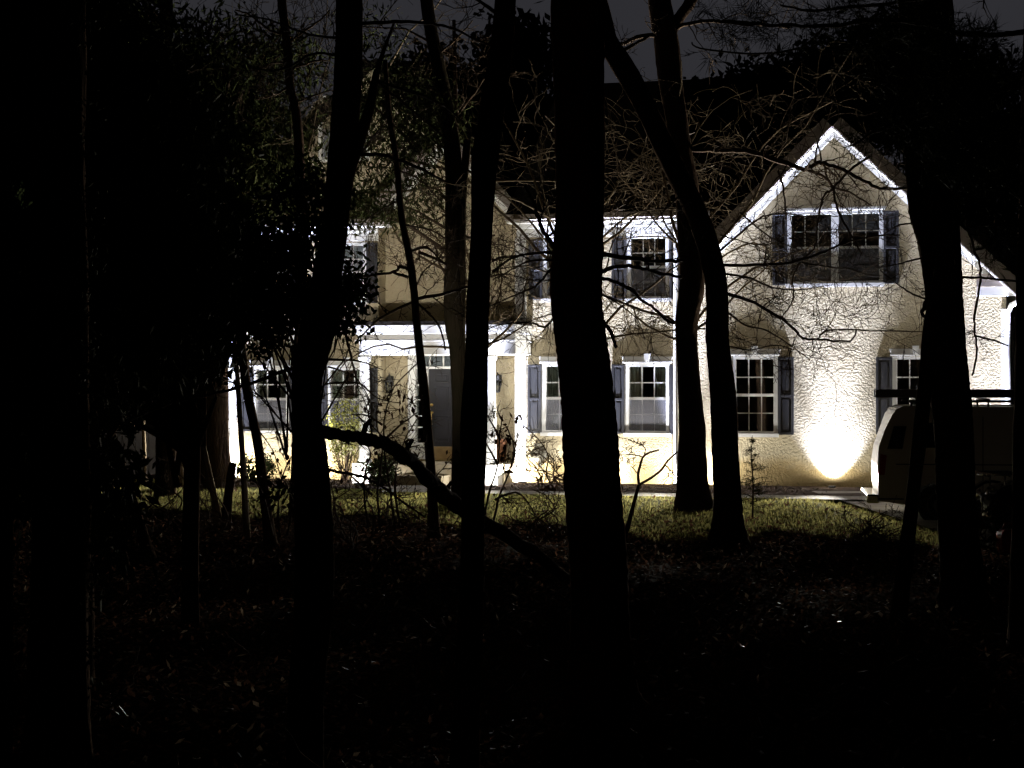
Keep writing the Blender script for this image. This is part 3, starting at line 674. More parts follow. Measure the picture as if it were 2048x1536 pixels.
def tree(name, label, cat, trunks, Y, bark='bark', limbs=(), group=None, base=None, twig_mat='twig', seed=None):
    """trunks: list of px polylines; limbs: list of (pts, w0, w1, twigs, tl[, dY])"""
    rng = random.Random(seed if seed is not None else hash(label) % 9973)
    ms = []
    for t in trunks: ms.append(trunk_mesh(t[0] if isinstance(t, tuple) and isinstance(t[0], list) else t, Y, rng=rng, to_ground=not (isinstance(t, tuple) and len(t) == 2 and t[1] == 'air')))
    bp = ms[0][1][-1][0]
    root = empty(name, (0, 0, 0)); root.location = (bp.x, bp.y, 0); tag(root, label, cat, group)
    inv = Matrix.Translation((-bp.x, -bp.y, 0))
    def fin(m, nm, mt):
        m.v = [(a - bp.x, b - bp.y, c) for a, b, c in m.v]; return m.build(nm, M[mt], root)
    for m, _ in ms: fin(m, "trunk", bark)
    if limbs:
        for l in limbs:
            lm = MB(); pts, w0, w1, tw, tl = l[:5]; limb(lm, pts, Y, w0, w1, rng, dY=l[5] if len(l) > 5 else None, twigs=tw, tl=tl)
            fin(lm, "branch", twig_mat)
    return root, bp
def clump_pts(ells, seed, per=26, sig=.16):
    """ells: (px,py,rx,ry,Y,depth,nclumps) -> points, clump centres"""
    r = np.random.default_rng(seed); P = []; C = []
    for px, py, rx, ry, Y, dp, n in ells:
        c = np.array(W(px, py, Y)); s = np.array([rx * Y / F, dp, ry * Y / F])
        v = r.normal(size=(n, 3)); v /= np.linalg.norm(v, axis=1, keepdims=True); v *= r.uniform(0.15, 1, size=(n, 1)) ** .45
        cc = c + v * s; C.append(cc)
        off = r.normal(size=(n, per, 3)) * sig * np.array([1, 1, .55]); P.append((cc[:, None, :] + off).reshape(-1, 3))
    return np.concatenate(P), np.concatenate(C)
def add_foliage(root, bp, ells, seed, per=26, sig=.16, L=.10, Wd=.045, material='leaf', name="foliage", droop=0.3, link_limbs=0.25, flat=0.0, lr=1.0):
    pts, cen = clump_pts(ells, seed, per, sig)
    rr = np.random.default_rng(seed + 1)
    dirs = np.stack([np.zeros(len(pts)), np.zeros(len(pts)), np.full(len(pts), -droop)], 1)
    keep = pts[:, 2] > 0.05; pts = pts[keep]; dirs = dirs[keep]
    o = leaves_obj(name, pts - np.array([bp.x, bp.y, 0]), L, Wd, M[material], root, dirs=dirs, seed=seed, flat=flat)
    if link_limbs:
        rng = random.Random(seed); lm = MB()
        for c in cen:
            if rng.random() > link_limbs: continue
            c = Vector(c); s = Vector((bp.x + rng.uniform(-.1, .1), bp.y + rng.uniform(-.1, .1), max(.4, c.z - rng.uniform(.2, .9))))
            mid = s.lerp(c, .5) + Vector((rng.uniform(-.15, .15), rng.uniform(-.15, .15), rng.uniform(.0, .25)))
            lm.tube([p - Vector((bp.x, bp.y, 0)) for p in (s, s.lerp(mid, .5), mid, mid.lerp(c, .5), c)], [.03 * lr, .025 * lr, .018 * lr, .012 * lr, .006 * lr], 5, False)
        lm.build("limbs", M['bark'], root)
    return o

# ------------------------------------------------------------------ the main trees (front to back)
t1, b1 = tree("tree", "black trunk wrapped in holly leaves left of the porch, the fallen limb leaning on it", "tree",
    [[(700, -260, 52), (698, 0, 52), (694, 180, 55), (683, 330, 54), (670, 460, 52), (652, 560, 58), (636, 650, 66), (618, 740, 62), (616, 840, 60), (622, 930, 70), (627, 1040, 76), (628, 1200, 76), (612, 1400, 72), (606, 1560, 76)],
     ([(585, 690, 12), (597, 720, 26), (612, 790, 34), (616, 850, 34)], 'air'), ([(790, 40, 4), (768, 100, 8), (752, 150, 13), (738, 220, 20), (715, 290, 26), (690, 360, 34), (680, 420, 34)], 'air')], 9.6,
    limbs=[([(706, 311), (754, 309), (805, 323), (856, 345), (890, 362)], 8, 4, 7, .35), ([(754, 164), (805, 205), (846, 239), (900, 285)], 6, 3, 6, .3), ([(750, 160), (785, 171), (890, 212), (949, 274)], 7, 3, 7, .3),
           ([(718, 48), (791, 44), (853, 46), (908, 58), (985, 95)], 8, 4, 8, .35), ([(690, 75), (620, 70), (540, 40), (470, 30)], 6, 3, 7, .3), ([(672, 110), (625, 108), (560, 140), (500, 135)], 6, 3, 8, .3),
           ([(690, 190), (750, 215), (800, 262), (830, 300)], 5, 2, 6, .25), ([(653, 718), (714, 722), (766, 739)], 5, 2, 4, .16), ([(655, 733), (709, 753), (740, 800)], 4, 2, 4, .16), ([(650, 768), (714, 766), (756, 796), (800, 806)], 4, 2, 4, .16),
           ([(686, 645), (704, 723), (716, 775)], 6, 3, 3, .16), ([(655, 940), (719, 951), (750, 965), (796, 997), (850, 1035)], 7, 3, 5, .2), ([(590, 737), (540, 752), (479, 775), (438, 785), (342, 806), (240, 850)], 8, 4, 8, .25)], seed=11)
add_foliage(t1, b1, [(560, 560, 70, 120, 9.7, .35, 120), (530, 640, 50, 60, 9.7, .3, 46), (700, 560, 26, 60, 9.6, .2, 22), (660, 620, 60, 50, 9.5, .25, 40), (610, 420, 90, 90, 9.7, .3, 70), (520, 480, 40, 60, 9.7, .3, 24), (560, 960, 20, 30, 9.5, .2, 3)], 21, per=22, sig=.055, L=.045, Wd=.022, link_limbs=.15, lr=.22)
t2, b2 = tree("tree", "slim straight trunk with a reddish flank, standing in front of the front door's right side", "tree",
    [[(1018, -220, 36), (1010, 0, 42), (1000, 110, 46), (982, 230, 50), (971, 320, 52), (965, 450, 42), (957, 600, 44), (954, 720, 46), (950, 850, 54), (948, 960, 48), (946, 1050, 46), (942, 1200, 50), (935, 1380, 54), (928, 1560, 60)]], 9.3, bark='redbark',
    limbs=[([(985, 544), (1032, 512), (1060, 520)], 5, 2, 2, .2), ([(990, 24), (956, 0), (930, -30)], 8, 6, 2, .3)], seed=12)
t3, b3 = tree("tree", "thickest trunk in the middle of the view, hiding a window right of the porch", "tree",
    [[(1158, -240, 104), (1158, 0, 106), (1162, 200, 100), (1160, 400, 97), (1155, 520, 101), (1154, 620, 102), (1166, 740, 105), (1177, 860, 108), (1184, 960, 109), (1193, 1100, 114), (1198, 1250, 118), (1203, 1360, 132), (1206, 1410, 150), (1208, 1432, 190)]], 11.7, bark='redbark',
    limbs=[([(1205, 508), (1260, 516), (1320, 522), (1366, 521)], 10, 7, 5, .3, .4), ([(1205, 543), (1222, 535), (1258, 532), (1293, 539), (1328, 548), (1363, 555)], 9, 6, 6, .3, .5), ([(1205, 557), (1234, 565), (1265, 582), (1286, 603), (1305, 614), (1328, 636), (1347, 647)], 7, 5, 7, .3, .3),
           ([(1203, 640), (1222, 665), (1233, 695)], 9, 6, 0, .2), ([(1110, 507), (1082, 505), (1042, 511), (1000, 516), (970, 530)], 6, 3, 7, .35), ([(1106, 520), (1060, 522), (1032, 535), (985, 560)], 5, 2, 6, .3), ([(1104, 537), (1070, 572), (1035, 588), (1000, 603), (960, 620)], 5, 2, 7, .3),
           ([(1112, 500), (1094, 474), (1080, 450), (1070, 410), (1050, 370)], 11, 6, 4, .3), ([(1106, 636), (1089, 654), (1058, 645), (1000, 650), (960, 665)], 5, 2, 6, .3), ([(1108, 560), (1060, 560), (1010, 548), (960, 560)], 3, 2, 6, .3), ([(1206, 590), (1240, 610), (1275, 640), (1290, 680)], 3, 2, 4, .25)], seed=13)
tA, bA = tree("tree", "trunk behind the leaning one, its upper fork against the sky", "tree",
    [[(1318, -120, 48), (1320, 0, 46), (1336, 100, 50), (1345, 180, 46), (1358, 270, 44), (1372, 370, 46), (1380, 480, 48), (1384, 560, 50), (1374, 640, 46), (1372, 690, 44), (1378, 780, 46), (1383, 870, 54), (1386, 960, 62), (1388, 1012, 76)],
     ([(1400, -60, 24), (1382, 0, 24), (1362, 30, 22), (1343, 62, 26), (1342, 110, 30)], 'air')], 29.5,
    limbs=[([(1375, 298), (1430, 300), (1490, 302), (1573, 327), (1608, 339), (1634, 326), (1660, 331), (1693, 342), (1725, 360), (1758, 375), (1790, 378), (1825, 374)], 11, 5, 16, .9, -1.5), ([(1608, 339), (1650, 355), (1668, 375), (1700, 385), (1745, 412)], 6, 3, 8, .8), ([(1556, 340), (1566, 373), (1570, 415), (1572, 440)], 5, 3, 4, .6),
           ([(1340, 85), (1300, 70), (1240, 90), (1225, 110)], 10, 7, 4, .8), ([(1345, 60), (1385, 45), (1440, 43), (1520, 48), (1580, 55)], 9, 5, 8, .9)], seed=14)
tB, bB = tree("tree", "trunk leaning up to the left in front of the gable wing", "tree",
    [[(1160, -120, 34), (1204, 30, 36), (1216, 80, 40), (1246, 130, 44), (1290, 212, 42), (1325, 285, 42), (1360, 360, 42), (1390, 420, 44), (1414, 480, 44), (1428, 540, 44), (1434, 600, 44), (1435, 680, 46), (1442, 760, 50), (1449, 850, 52), (1452, 940, 54), (1455, 1030, 60), (1456, 1082, 78)]], 23.8,
    limbs=[([(1430, 530), (1500, 530), (1560, 527), (1600, 520), (1650, 503), (1680, 490), (1730, 475), (1800, 470)], 7, 3, 14, .8), ([(1602, 525), (1650, 533), (1700, 538), (1730, 548), (1760, 552)], 4, 2, 8, .7), ([(1445, 585), (1510, 607), (1576, 646), (1605, 676), (1640, 679), (1700, 682), (1712, 660)], 7, 3, 12, .8), ([(1635, 679), (1660, 660), (1760, 662), (1850, 664)], 4, 2, 10, .7),
           ([(1432, 545), (1500, 556), (1545, 575), (1600, 580), (1660, 570)], 5, 2, 10, .7), ([(1436, 505), (1507, 445), (1537, 430), (1582, 428), (1640, 440)], 5, 2, 10, .7), ([(1480, 425), (1540, 474), (1600, 500)], 4, 2, 7, .6), ([(1740, 312), (1700, 340), (1668, 375), (1648, 392), (1638, 430), (1633, 465), (1628, 497), (1600, 525), (1586, 560), (1585, 600), (1560, 640)], 5, 3, 14, .6),
           ([(1668, 376), (1670, 400), (1685, 440), (1705, 475), (1725, 508)], 5, 4, 3, .5), ([(1448, 620), (1490, 650), (1530, 660), (1580, 690), (1620, 720)], 4, 2, 9, .7), ([(1440, 470), (1475, 480), (1520, 490), (1570, 480)], 3, 2, 8, .7), ([(1446, 690), (1500, 700), (1550, 690), (1590, 700)], 3, 2, 7, .6), ([(1224, 112), (1262, 92), (1300, 70)], 8, 6, 2, .5), ([(1370, 380), (1330, 420), (1290, 460)], 5, 2, 6, .6)], seed=15)
tC, bC = tree("tree", "wide dark trunk covering the right end of the gable, in front of the van", "tree",
    [[(1840, -240, 100), (1850, 0, 104), (1860, 200, 108), (1868, 400, 100), (1880, 480, 84), (1888, 580, 74), (1896, 700, 76), (1904, 800, 78), (1910, 920, 76), (1916, 1050, 78), (1922, 1170, 90), (1926, 1220, 110)]], 17.2,
    limbs=[([(1850, 515), (1803, 526), (1760, 535)], 4, 2, 3, .4), ([(1848, 445), (1800, 450), (1765, 470)], 4, 2, 4, .4), ([(1858, 602), (1820, 585), (1790, 565), (1760, 540)], 4, 2, 4, .4), ([(1930, 430), (1937, 461), (1950, 503), (1960, 532), (1960, 571), (1950, 627), (1950, 660), (1954, 707), (1944, 751)], 6, 4, 5, .35), ([(1922, 555), (1960, 555), (1990, 558), (2040, 563)], 5, 4, 2, .3), ([(1950, 672), (1985, 680), (2016, 691)], 4, 3, 2, .3), ([(1950, 500), (1985, 490), (2010, 470)], 5, 3, 3, .3),
           ([(1860, 590), (1845, 622), (1856, 640)], 10, 6, 0, .2)], seed=16)
tD, bD = tree("tree", "slender trunk leaning against the wide dark trunk in front of the van", "tree",
    [[(1880, 540, 22), (1866, 610, 24), (1858, 660, 26), (1850, 760, 27), (1839, 880, 28), (1828, 970, 26), (1818, 1060, 28), (1808, 1150, 30), (1796, 1260, 32)]], 15.6, seed=17)
tE, bE = tree("tree", "thin sapling crossing the front door from upper left, with bare side twigs", "tree",
    [[(770, 120, 9), (778, 222, 11), (791, 308, 12), (798, 376, 12), (805, 444, 13), (819, 515, 15), (829, 593, 15), (833, 640, 16), (841, 720, 17), (850, 801, 18), (858, 900, 19), (864, 980, 20), (868, 1075, 24)]], 24.2,
    limbs=[([(822, 502), (845, 495), (860, 499), (880, 520)], 6, 3, 5, .5), ([(836, 505), (873, 518), (893, 530)], 6, 5, 1, .4), ([(816, 538), (800, 533), (787, 544), (735, 552), (699, 554)], 7, 4, 5, .5), ([(787, 545), (816, 555)], 5, 6, 0, .4), ([(833, 598), (886, 588), (936, 573)], 7, 5, 5, .5), ([(828, 603), (787, 622), (756, 640), (714, 681)], 6, 3, 7, .5), ([(834, 606), (860, 630), (881, 658), (891, 700)], 5, 3, 4, .4), ([(833, 570), (850, 540), (880, 515), (890, 490)], 4, 2, 5, .5),
           ([(800, 400), (760, 420), (720, 450)], 4, 2, 7, .6), ([(808, 450), (860, 460), (900, 480), (930, 478)], 4, 2, 8, .6), ([(795, 340), (840, 360), (880, 400)], 4, 2, 8, .6), ([(842, 720), (800, 760), (770, 800)], 3, 2, 5, .4), ([(780, 240), (740, 280), (720, 330)], 3, 2, 6, .5)], seed=18)
tF, bF = tree("tree", "gnarled pair of trunks just left of the slim trunk at the front door", "tree",
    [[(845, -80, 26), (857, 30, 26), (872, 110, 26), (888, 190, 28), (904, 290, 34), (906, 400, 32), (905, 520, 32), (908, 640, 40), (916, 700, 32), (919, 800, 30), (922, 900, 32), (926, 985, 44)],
     ([(935, 280, 16), (926, 400, 15), (924, 520, 16), (921, 610, 20), (918, 680, 24)], 'air')], 30.5, bark='shadedbark',
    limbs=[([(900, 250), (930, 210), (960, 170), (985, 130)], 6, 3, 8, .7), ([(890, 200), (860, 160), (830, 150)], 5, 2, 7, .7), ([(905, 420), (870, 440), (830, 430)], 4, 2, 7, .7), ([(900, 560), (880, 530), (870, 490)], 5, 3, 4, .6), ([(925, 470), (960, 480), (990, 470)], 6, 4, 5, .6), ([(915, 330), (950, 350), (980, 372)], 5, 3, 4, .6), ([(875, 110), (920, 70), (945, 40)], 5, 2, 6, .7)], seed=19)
tG, bG = tree("tree", "thin trunk at upper left of the black holly trunk, bare crossing twigs against the sky", "tree",
    [[(558, -100, 18), (564, 0, 18), (574, 85, 18), (581, 171, 17), (592, 222, 18), (600, 330, 20), (604, 500, 22), (600, 700, 24), (596, 900, 26), (594, 1030, 32)]], 28.5,
    limbs=[([(572, 70), (540, 60), (500, 30), (470, 20)], 6, 3, 8, .8), ([(574, 90), (610, 60), (640, 40), (660, 20)], 6, 3, 8, .7), ([(578, 140), (620, 125), (655, 120)], 6, 3, 7, .7), ([(583, 170), (550, 190), (510, 200)], 5, 2, 8, .8), ([(590, 205), (630, 190), (665, 180)], 5, 2, 6, .6), ([(580, 130), (545, 125), (505, 150)], 5, 2, 7, .7)], seed=20)
fl = MB(); r_ = random.Random(5)
def fallen():
    pts = [(638, 866, 27, 9.75), (672, 868, 24, 9.9), (706, 873, 22, 10.1), (740, 879, 25, 10.35), (772, 890, 25, 10.6), (800, 908, 30, 10.9), (822, 920, 27, 11.2), (850, 952, 29, 11.7), (882, 984, 31, 12.3), (925, 1020, 31, 12.9), (1000, 1065, 28, 13.6), (1080, 1115, 23, 14.4), (1150, 1165, 19, 15.2), (1250, 1207, 13, 16.2), (1310, 1225, 7, 16.8)]
    q = spline(pts, 4); P = [W(a, b, y) for a, b, c, y in q]; R = [c * y / F / 2 for a, b, c, y in q]
    P = [p + Vector((r_.uniform(-.006, .006), 0, r_.uniform(-.008, .008))) for p in P]; R = [a * r_.uniform(.9, 1.1) for a in R]
    fl.tube(P, R, 14, True, .09, r_)
    for i in (7, 13, 19, 24, 30, 36, 42, 47): twig(fl, P[i], Vector((r_.uniform(-.5, .6), -.3, r_.choice((-1, 1)) * r_.uniform(.3, 1))), r_.uniform(.12, .4), .007, 2, r_)
    for i in (10, 22, 33): fl.tube([P[i], P[i] + Vector((.02, -.02, .07)), P[i] + Vector((.05, -.03, .11))], [.02, .015, .011], 7, True, .1, r_)
fallen(); tag(fl.build("fallen_limb", M['bark']), "crooked fallen limb arching from the black holly trunk down across the forest floor", "fallen branch")
# left-hand trunks and saplings
SAP = [
 ("tree", "dark trunk rising at the very left edge of the view", [[(2, -250, 36), (4, 300, 36), (6, 800, 34), (8, 1200, 36), (4, 1560, 40)]], 9.4, 'bark', [], 31),
 ("tree", "broad black trunk second from the left edge, buried in evergreen boughs", [[(118, -250, 96), (118, 200, 100), (120, 600, 104), (121, 900, 108), (121, 1100, 112), (118, 1350, 120), (116, 1560, 130)]], 9.8, 'bark', [], 32),
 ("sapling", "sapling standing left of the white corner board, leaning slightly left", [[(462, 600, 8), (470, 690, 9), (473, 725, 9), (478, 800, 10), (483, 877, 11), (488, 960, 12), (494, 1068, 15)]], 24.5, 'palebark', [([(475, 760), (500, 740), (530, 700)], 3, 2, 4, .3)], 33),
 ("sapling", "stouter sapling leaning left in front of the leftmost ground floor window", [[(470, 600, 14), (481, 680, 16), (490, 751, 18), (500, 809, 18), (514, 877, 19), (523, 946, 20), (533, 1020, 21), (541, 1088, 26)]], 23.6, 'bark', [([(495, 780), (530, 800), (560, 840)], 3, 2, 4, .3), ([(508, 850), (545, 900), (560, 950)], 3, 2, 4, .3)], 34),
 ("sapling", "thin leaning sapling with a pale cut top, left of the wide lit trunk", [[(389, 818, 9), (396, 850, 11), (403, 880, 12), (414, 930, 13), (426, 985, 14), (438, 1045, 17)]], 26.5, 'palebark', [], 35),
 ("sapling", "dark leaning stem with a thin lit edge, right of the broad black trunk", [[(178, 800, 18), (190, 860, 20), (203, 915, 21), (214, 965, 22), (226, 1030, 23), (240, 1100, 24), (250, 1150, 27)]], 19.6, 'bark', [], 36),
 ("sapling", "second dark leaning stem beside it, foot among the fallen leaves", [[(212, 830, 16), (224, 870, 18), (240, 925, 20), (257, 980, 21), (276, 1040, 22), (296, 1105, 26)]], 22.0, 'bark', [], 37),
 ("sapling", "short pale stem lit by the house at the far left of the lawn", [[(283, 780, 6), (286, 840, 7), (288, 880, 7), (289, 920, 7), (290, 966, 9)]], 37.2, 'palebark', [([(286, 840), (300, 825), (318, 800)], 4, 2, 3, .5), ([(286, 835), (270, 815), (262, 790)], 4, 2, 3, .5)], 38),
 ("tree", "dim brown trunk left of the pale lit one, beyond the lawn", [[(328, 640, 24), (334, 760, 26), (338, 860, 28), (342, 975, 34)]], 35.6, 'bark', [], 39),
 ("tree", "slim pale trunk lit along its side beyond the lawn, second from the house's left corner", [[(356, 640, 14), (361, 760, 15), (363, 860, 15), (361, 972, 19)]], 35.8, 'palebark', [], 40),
 ("tree", "wide trunk whose right flank glows, next to the house's left corner", [[(424, 500, 50), (428, 650, 52), (430, 780, 54), (430, 880, 56), (430, 970, 66)]], 35.4, 'bark', [], 41),
 ("sapling", "short dark stem in front of the glowing wide trunk", [[(466, 925, 14), (461, 960, 17), (456, 1000, 18), (453, 1052, 22)]], 26.0, 'bark', [], 42),
]
for nm, lab, tr, Y, bk, lm, sd in SAP:
    rt_, bp_ = tree(nm, lab, nm, tr, Y, bk, lm, seed=sd)
    if sd == 32: add_foliage(rt_, bp_, [(176, 250, 10, 480, 9.75, .12, 60), (178, 800, 11, 420, 9.75, .12, 60), (182, 1250, 12, 220, 9.72, .12, 24), (64, 900, 10, 500, 9.7, .1, 20)], 132, per=8, sig=.035, L=.04, Wd=.016, material='needle', name="rim_cover", link_limbs=0)  # leaves added along the trunk edges to mask the lit rim
# bare young maple right of the thick trunk
tree("sapling", "forked reddish sapling at the foot of the thickest trunk, in front of the bright wall", "sapling",
    [[(1278, 969, 7), (1272, 990, 7), (1265, 1018, 8), (1258, 1045, 9), (1251, 1072, 11)], ([(1318, 900, 3), (1300, 905, 3.5), (1286, 914, 4), (1279, 935, 5), (1276, 950, 5.5), (1278, 969, 6)], 'air'), ([(1355, 903, 3), (1335, 922, 4), (1322, 940, 4.5), (1300, 957, 5), (1279, 969, 6)], 'air')], 24.0, 'redbark',
    [([(1286, 914), (1262, 909), (1248, 910)], 3, 1.5, 4, .2), ([(1276, 950), (1268, 938), (1261, 932)], 3, 1.5, 2, .2), ([(1330, 930), (1345, 945), (1356, 962)], 2.5, 1.5, 3, .2), ([(1288, 912), (1290, 896), (1275, 886), (1255, 880)], 2.5, 1.5, 5, .2)], seed=51)

# ------------------------------------------------------------------ bare, lit ornamental trees close to the house
def bare_tree(label, px, Y, zt, spread, seed, n=26, dirpx=None, name="bare_tree"):
    rng = random.Random(seed); base = W(px, CY, Y); base.z = 0
    root = empty(name, base); tag(root, label, "bare tree")
    m = MB(); top = Vector((rng.uniform(-.3, .3), rng.uniform(-.2, .2), zt * .55)); pts = [Vector((0, 0, -.1)), Vector((.03, .0, zt * .2)), Vector((-.05, .03, zt * .38)), top]
    m.tube(pts, [.13, .10, .085, .06], 10); m.build("trunk", M['bark'], root)
    for i in range(n):
        b = MB(); t = rng.uniform(.35, 1); s = pts[2].lerp(top, t) if t > .5 else pts[1].lerp(pts[2], t * 2)
        az = rng.uniform(0, 2 * math.pi); d = Vector((math.cos(az) * spread, math.sin(az) * spread * .7, rng.uniform(.25, 1.3))).normalized()
        L = zt * rng.uniform(.35, .62); p = s.copy(); path = [p.copy()]; k = 9
        for j in range(k):
            d = (d + Vector((rng.gauss(0, .16), rng.gauss(0, .14), rng.gauss(0, .14) - .05 * (j > 4)))).normalized(); p = p + d * L / k; path.append(p.copy())
        r0 = .027 * rng.uniform(.6, 1.2); b.tube(path, [r0 * (1 - .85 * j / k) + .004 for j in range(k + 1)], 5, False)
        wb = [q + Vector((base.x, base.y, 0)) for q in path]
        for j in range(2, k):
            for _ in range(rng.randint(0, 2)):
                dd = (path[j + 1] - path[j]).normalized(); side = Vector((rng.gauss(0, 1), rng.gauss(0, .7), rng.gauss(0, 1))); side -= dd * side.dot(dd); side.normalize()
                q = MB(); twig(q, wb[j], (dd * .7 + side).normalized(), zt * rng.uniform(.08, .17), .0055, 2, rng, .5, 3)
                b.add([(x - base.x, y - base.y, z) for x, y, z in q.v], q.f, True)
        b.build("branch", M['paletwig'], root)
    return root
bare_tree("bare tree with pale curling twigs between the thickest trunk and the gable wing", 1378, 32.0, 8.2, 1.0, 61, 13)
bare_tree("bare tree with pale twigs fanning out right of the slim trunk", 1150, 32.6, 8.0, 1.0, 62, 11)
bare_tree("bare tangled tree over the porch, twigs crossing the entry gable", 950, 33.2, 7.0, .9, 63, 9)
bare_tree("bare tree behind the holly trunk, dim twigs against the grey sky", 610, 34.0, 10.5, .8, 64, 12)

# ------------------------------------------------------------------ evergreens
def evergreen(label, px, Y, ells, seed, w=60, top=-100, per=26, sig=.3, L=.22, Wd=.05, material='needle', ll=.2, name="evergreen_tree", droop=.5, mk=None):
    root, bp = tree(name, label, "evergreen", [[(px, top, w * .6), (px + 6, (top + 900) / 2, w * .85), (px, CY + EYE * F / Y - 6, w)]], Y, 'bark', seed=seed)
    add_foliage(root, bp, ells, seed, per, sig, L, Wd, material, link_limbs=ll, droop=droop); return root
evergreen("nearest black evergreen filling the upper left corner", 150, 12.5, [(100, 120, 190, 260, 12.5, 1.0, 420), (260, 330, 170, 260, 12.8, 1.0, 420), (110, 620, 200, 230, 12.2, .9, 420), (330, 560, 150, 190, 13, .9, 300), (60, 880, 120, 140, 12.2, .6, 120), (185, 980, 22, 190, 10.3, .3, 40)], 71, 70, per=30, sig=.13, L=.11, Wd=.035)
evergreen("black evergreen with broad leaves just left of the holly trunk", 380, 15.5, [(350, 600, 95, 150, 15.5, .9, 280), (310, 740, 90, 70, 15.5, .8, 150), (410, 470, 75, 110, 15.6, .8, 150), (230, 750, 110, 70, 15.2, .7, 140), (400, 690, 50, 50, 15.4, .6, 50)], 72, 34, top=250, per=26, sig=.12, L=.09, Wd=.045, material='leaf')
evergreen("tall evergreen behind the left trunks, a few boughs catching olive light", 330, 33.0, [(240, 60, 150, 140, 33, 2.0, 130), (420, 180, 140, 160, 33, 2.0, 170), (520, 330, 120, 140, 33.5, 1.8, 130), (380, 420, 170, 160, 32.8, 1.8, 170), (560, 130, 70, 90, 34, 1.5, 40), (300, 600, 150, 110, 33, 1.8, 120)], 73, 40, per=26, sig=.3, L=.24, Wd=.05)
evergreen("dark evergreen bough cluster above the porch gable", 908, 31.0, [(800, 190, 70, 70, 31, 1.2, 60), (870, 240, 60, 50, 31, 1.0, 36), (740, 60, 60, 60, 31, 1.0, 18), (840, 270, 60, 40, 31, .8, 26), (760, 380, 60, 50, 31, .8, 24), (745, 250, 60, 80, 31, .8, 34), (720, 420, 40, 30, 31, .6, 10), (830, 330, 60, 50, 31, .8, 20), (700, 330, 50, 90, 31, .8, 26), (800, 420, 70, 40, 31, .7, 14), (860, 380, 40, 50, 31, .6, 10), (740, 180, 50, 50, 31, .7, 22)], 74, 12, top=40, per=24, sig=.2, L=.16, Wd=.03, ll=.03)
evergreen("round black broadleaf evergreen behind the roof, between slim and thickest trunks", 1030, 52.0, [(1030, 110, 75, 70, 52, 2, 70), (1000, 210, 85, 90, 52, 2, 90), (1060, 270, 90, 80, 52, 2, 80), (940, 300, 60, 60, 52, 2, 40)], 75, 24, top=120, per=36, sig=.36, L=.3, Wd=.17, material='leaf', ll=.1)
evergreen("black evergreen crown behind the entry gable", 800, 54.0, [(800, 230, 110, 110, 54, 2, 120), (720, 300, 70, 90, 54, 2, 50), (870, 160, 60, 60, 54, 2, 30)], 76, 24, top=160, per=34, sig=.36, L=.3, Wd=.17, material='leaf', ll=.1)
evergreen("wide black evergreen row crown behind the gable wing", 1540, 50.0, [(1430, 260, 90, 90, 50, 2, 90), (1540, 210, 110, 90, 50, 2, 130), (1650, 190, 110, 110, 50, 2, 120), (1420, 380, 110, 80, 50, 2, 90), (1300, 320, 80, 100, 50, 2, 90), (1550, 330, 120, 80, 50, 2, 90)], 77, 30, top=150, per=36, sig=.36, L=.3, Wd=.16, material='leaf', ll=.1)
evergreen("black evergreen far behind the gable's right slope", 1860, 48.0, [(1780, 160, 130, 130, 48, 2, 120), (1920, 240, 140, 160, 48, 2, 170), (2040, 400, 110, 200, 48, 2, 160), (1900, 380, 90, 80, 48, 2, 60)], 78, 30, per=36, sig=.36, L=.32, Wd=.14, material='leaf', ll=.1)
evergreen("black evergreen far beyond the left side of the house", 250, 50.0, [(120, 300, 240, 400, 50, 3, 420), (400, 350, 150, 260, 50, 3, 220), (350, 650, 160, 130, 50, 2, 120), (90, 760, 180, 160, 50, 2, 160)], 79, 30, per=34, sig=.5, L=.4, Wd=.2, material='leaf', ll=.1)
# the near pine at upper right: needle tufts on long limbs
pine, pb = tree("pine_tree", "near pine at upper right whose needle tufts hang over the gable", "pine", [[(2090, -300, 70), (2080, 200, 74), (2072, 700, 78), (2066, 1200, 86)]], 14.0, 'bark',
    [([(2080, 60), (1950, 70), (1800, 40), (1650, 52), (1540, 50), (1440, 44)], 12, 5, 8, .3, -.6), ([(2080, 160), (1960, 190), (1850, 230), (1760, 260), (1700, 292)], 11, 4, 8, .3, -.4), ([(2080, -20), (1900, -10), (1750, 10), (1620, 20), (1560, 10)], 11, 4, 8, .3, .3), ([(2075, 330), (2000, 400), (1990, 470), (2000, 520)], 10, 5, 5, .25, -.3), ([(1650, 52), (1600, 95), (1500, 108), (1400, 96), (1384, 85)], 5, 3, 4, .25, .2)], seed=81)
def tufts(root, bp, spots, seed, Y, n=34, L=.16, Wd=.006, spread=.03):
    r = np.random.default_rng(seed); P = []; D = []
    for px, py, k in spots:
        for _ in range(k):
            c = np.array(W(px + r.normal() * 26, py + r.normal() * 20, Y + r.normal() * .3)); ax = r.normal(size=3); ax /= np.linalg.norm(ax)
            for j in range(n):
                P.append(c + ax * r.uniform(-.06, .06) + r.normal(size=3) * .008); D.append(ax * .6 + r.normal(size=3) * .9)
    leaves_obj("needles", np.array(P) - np.array([bp.x, bp.y, 0]), L, Wd, M['needle'], root, dirs=np.array(D), seed=seed, fold=.05)
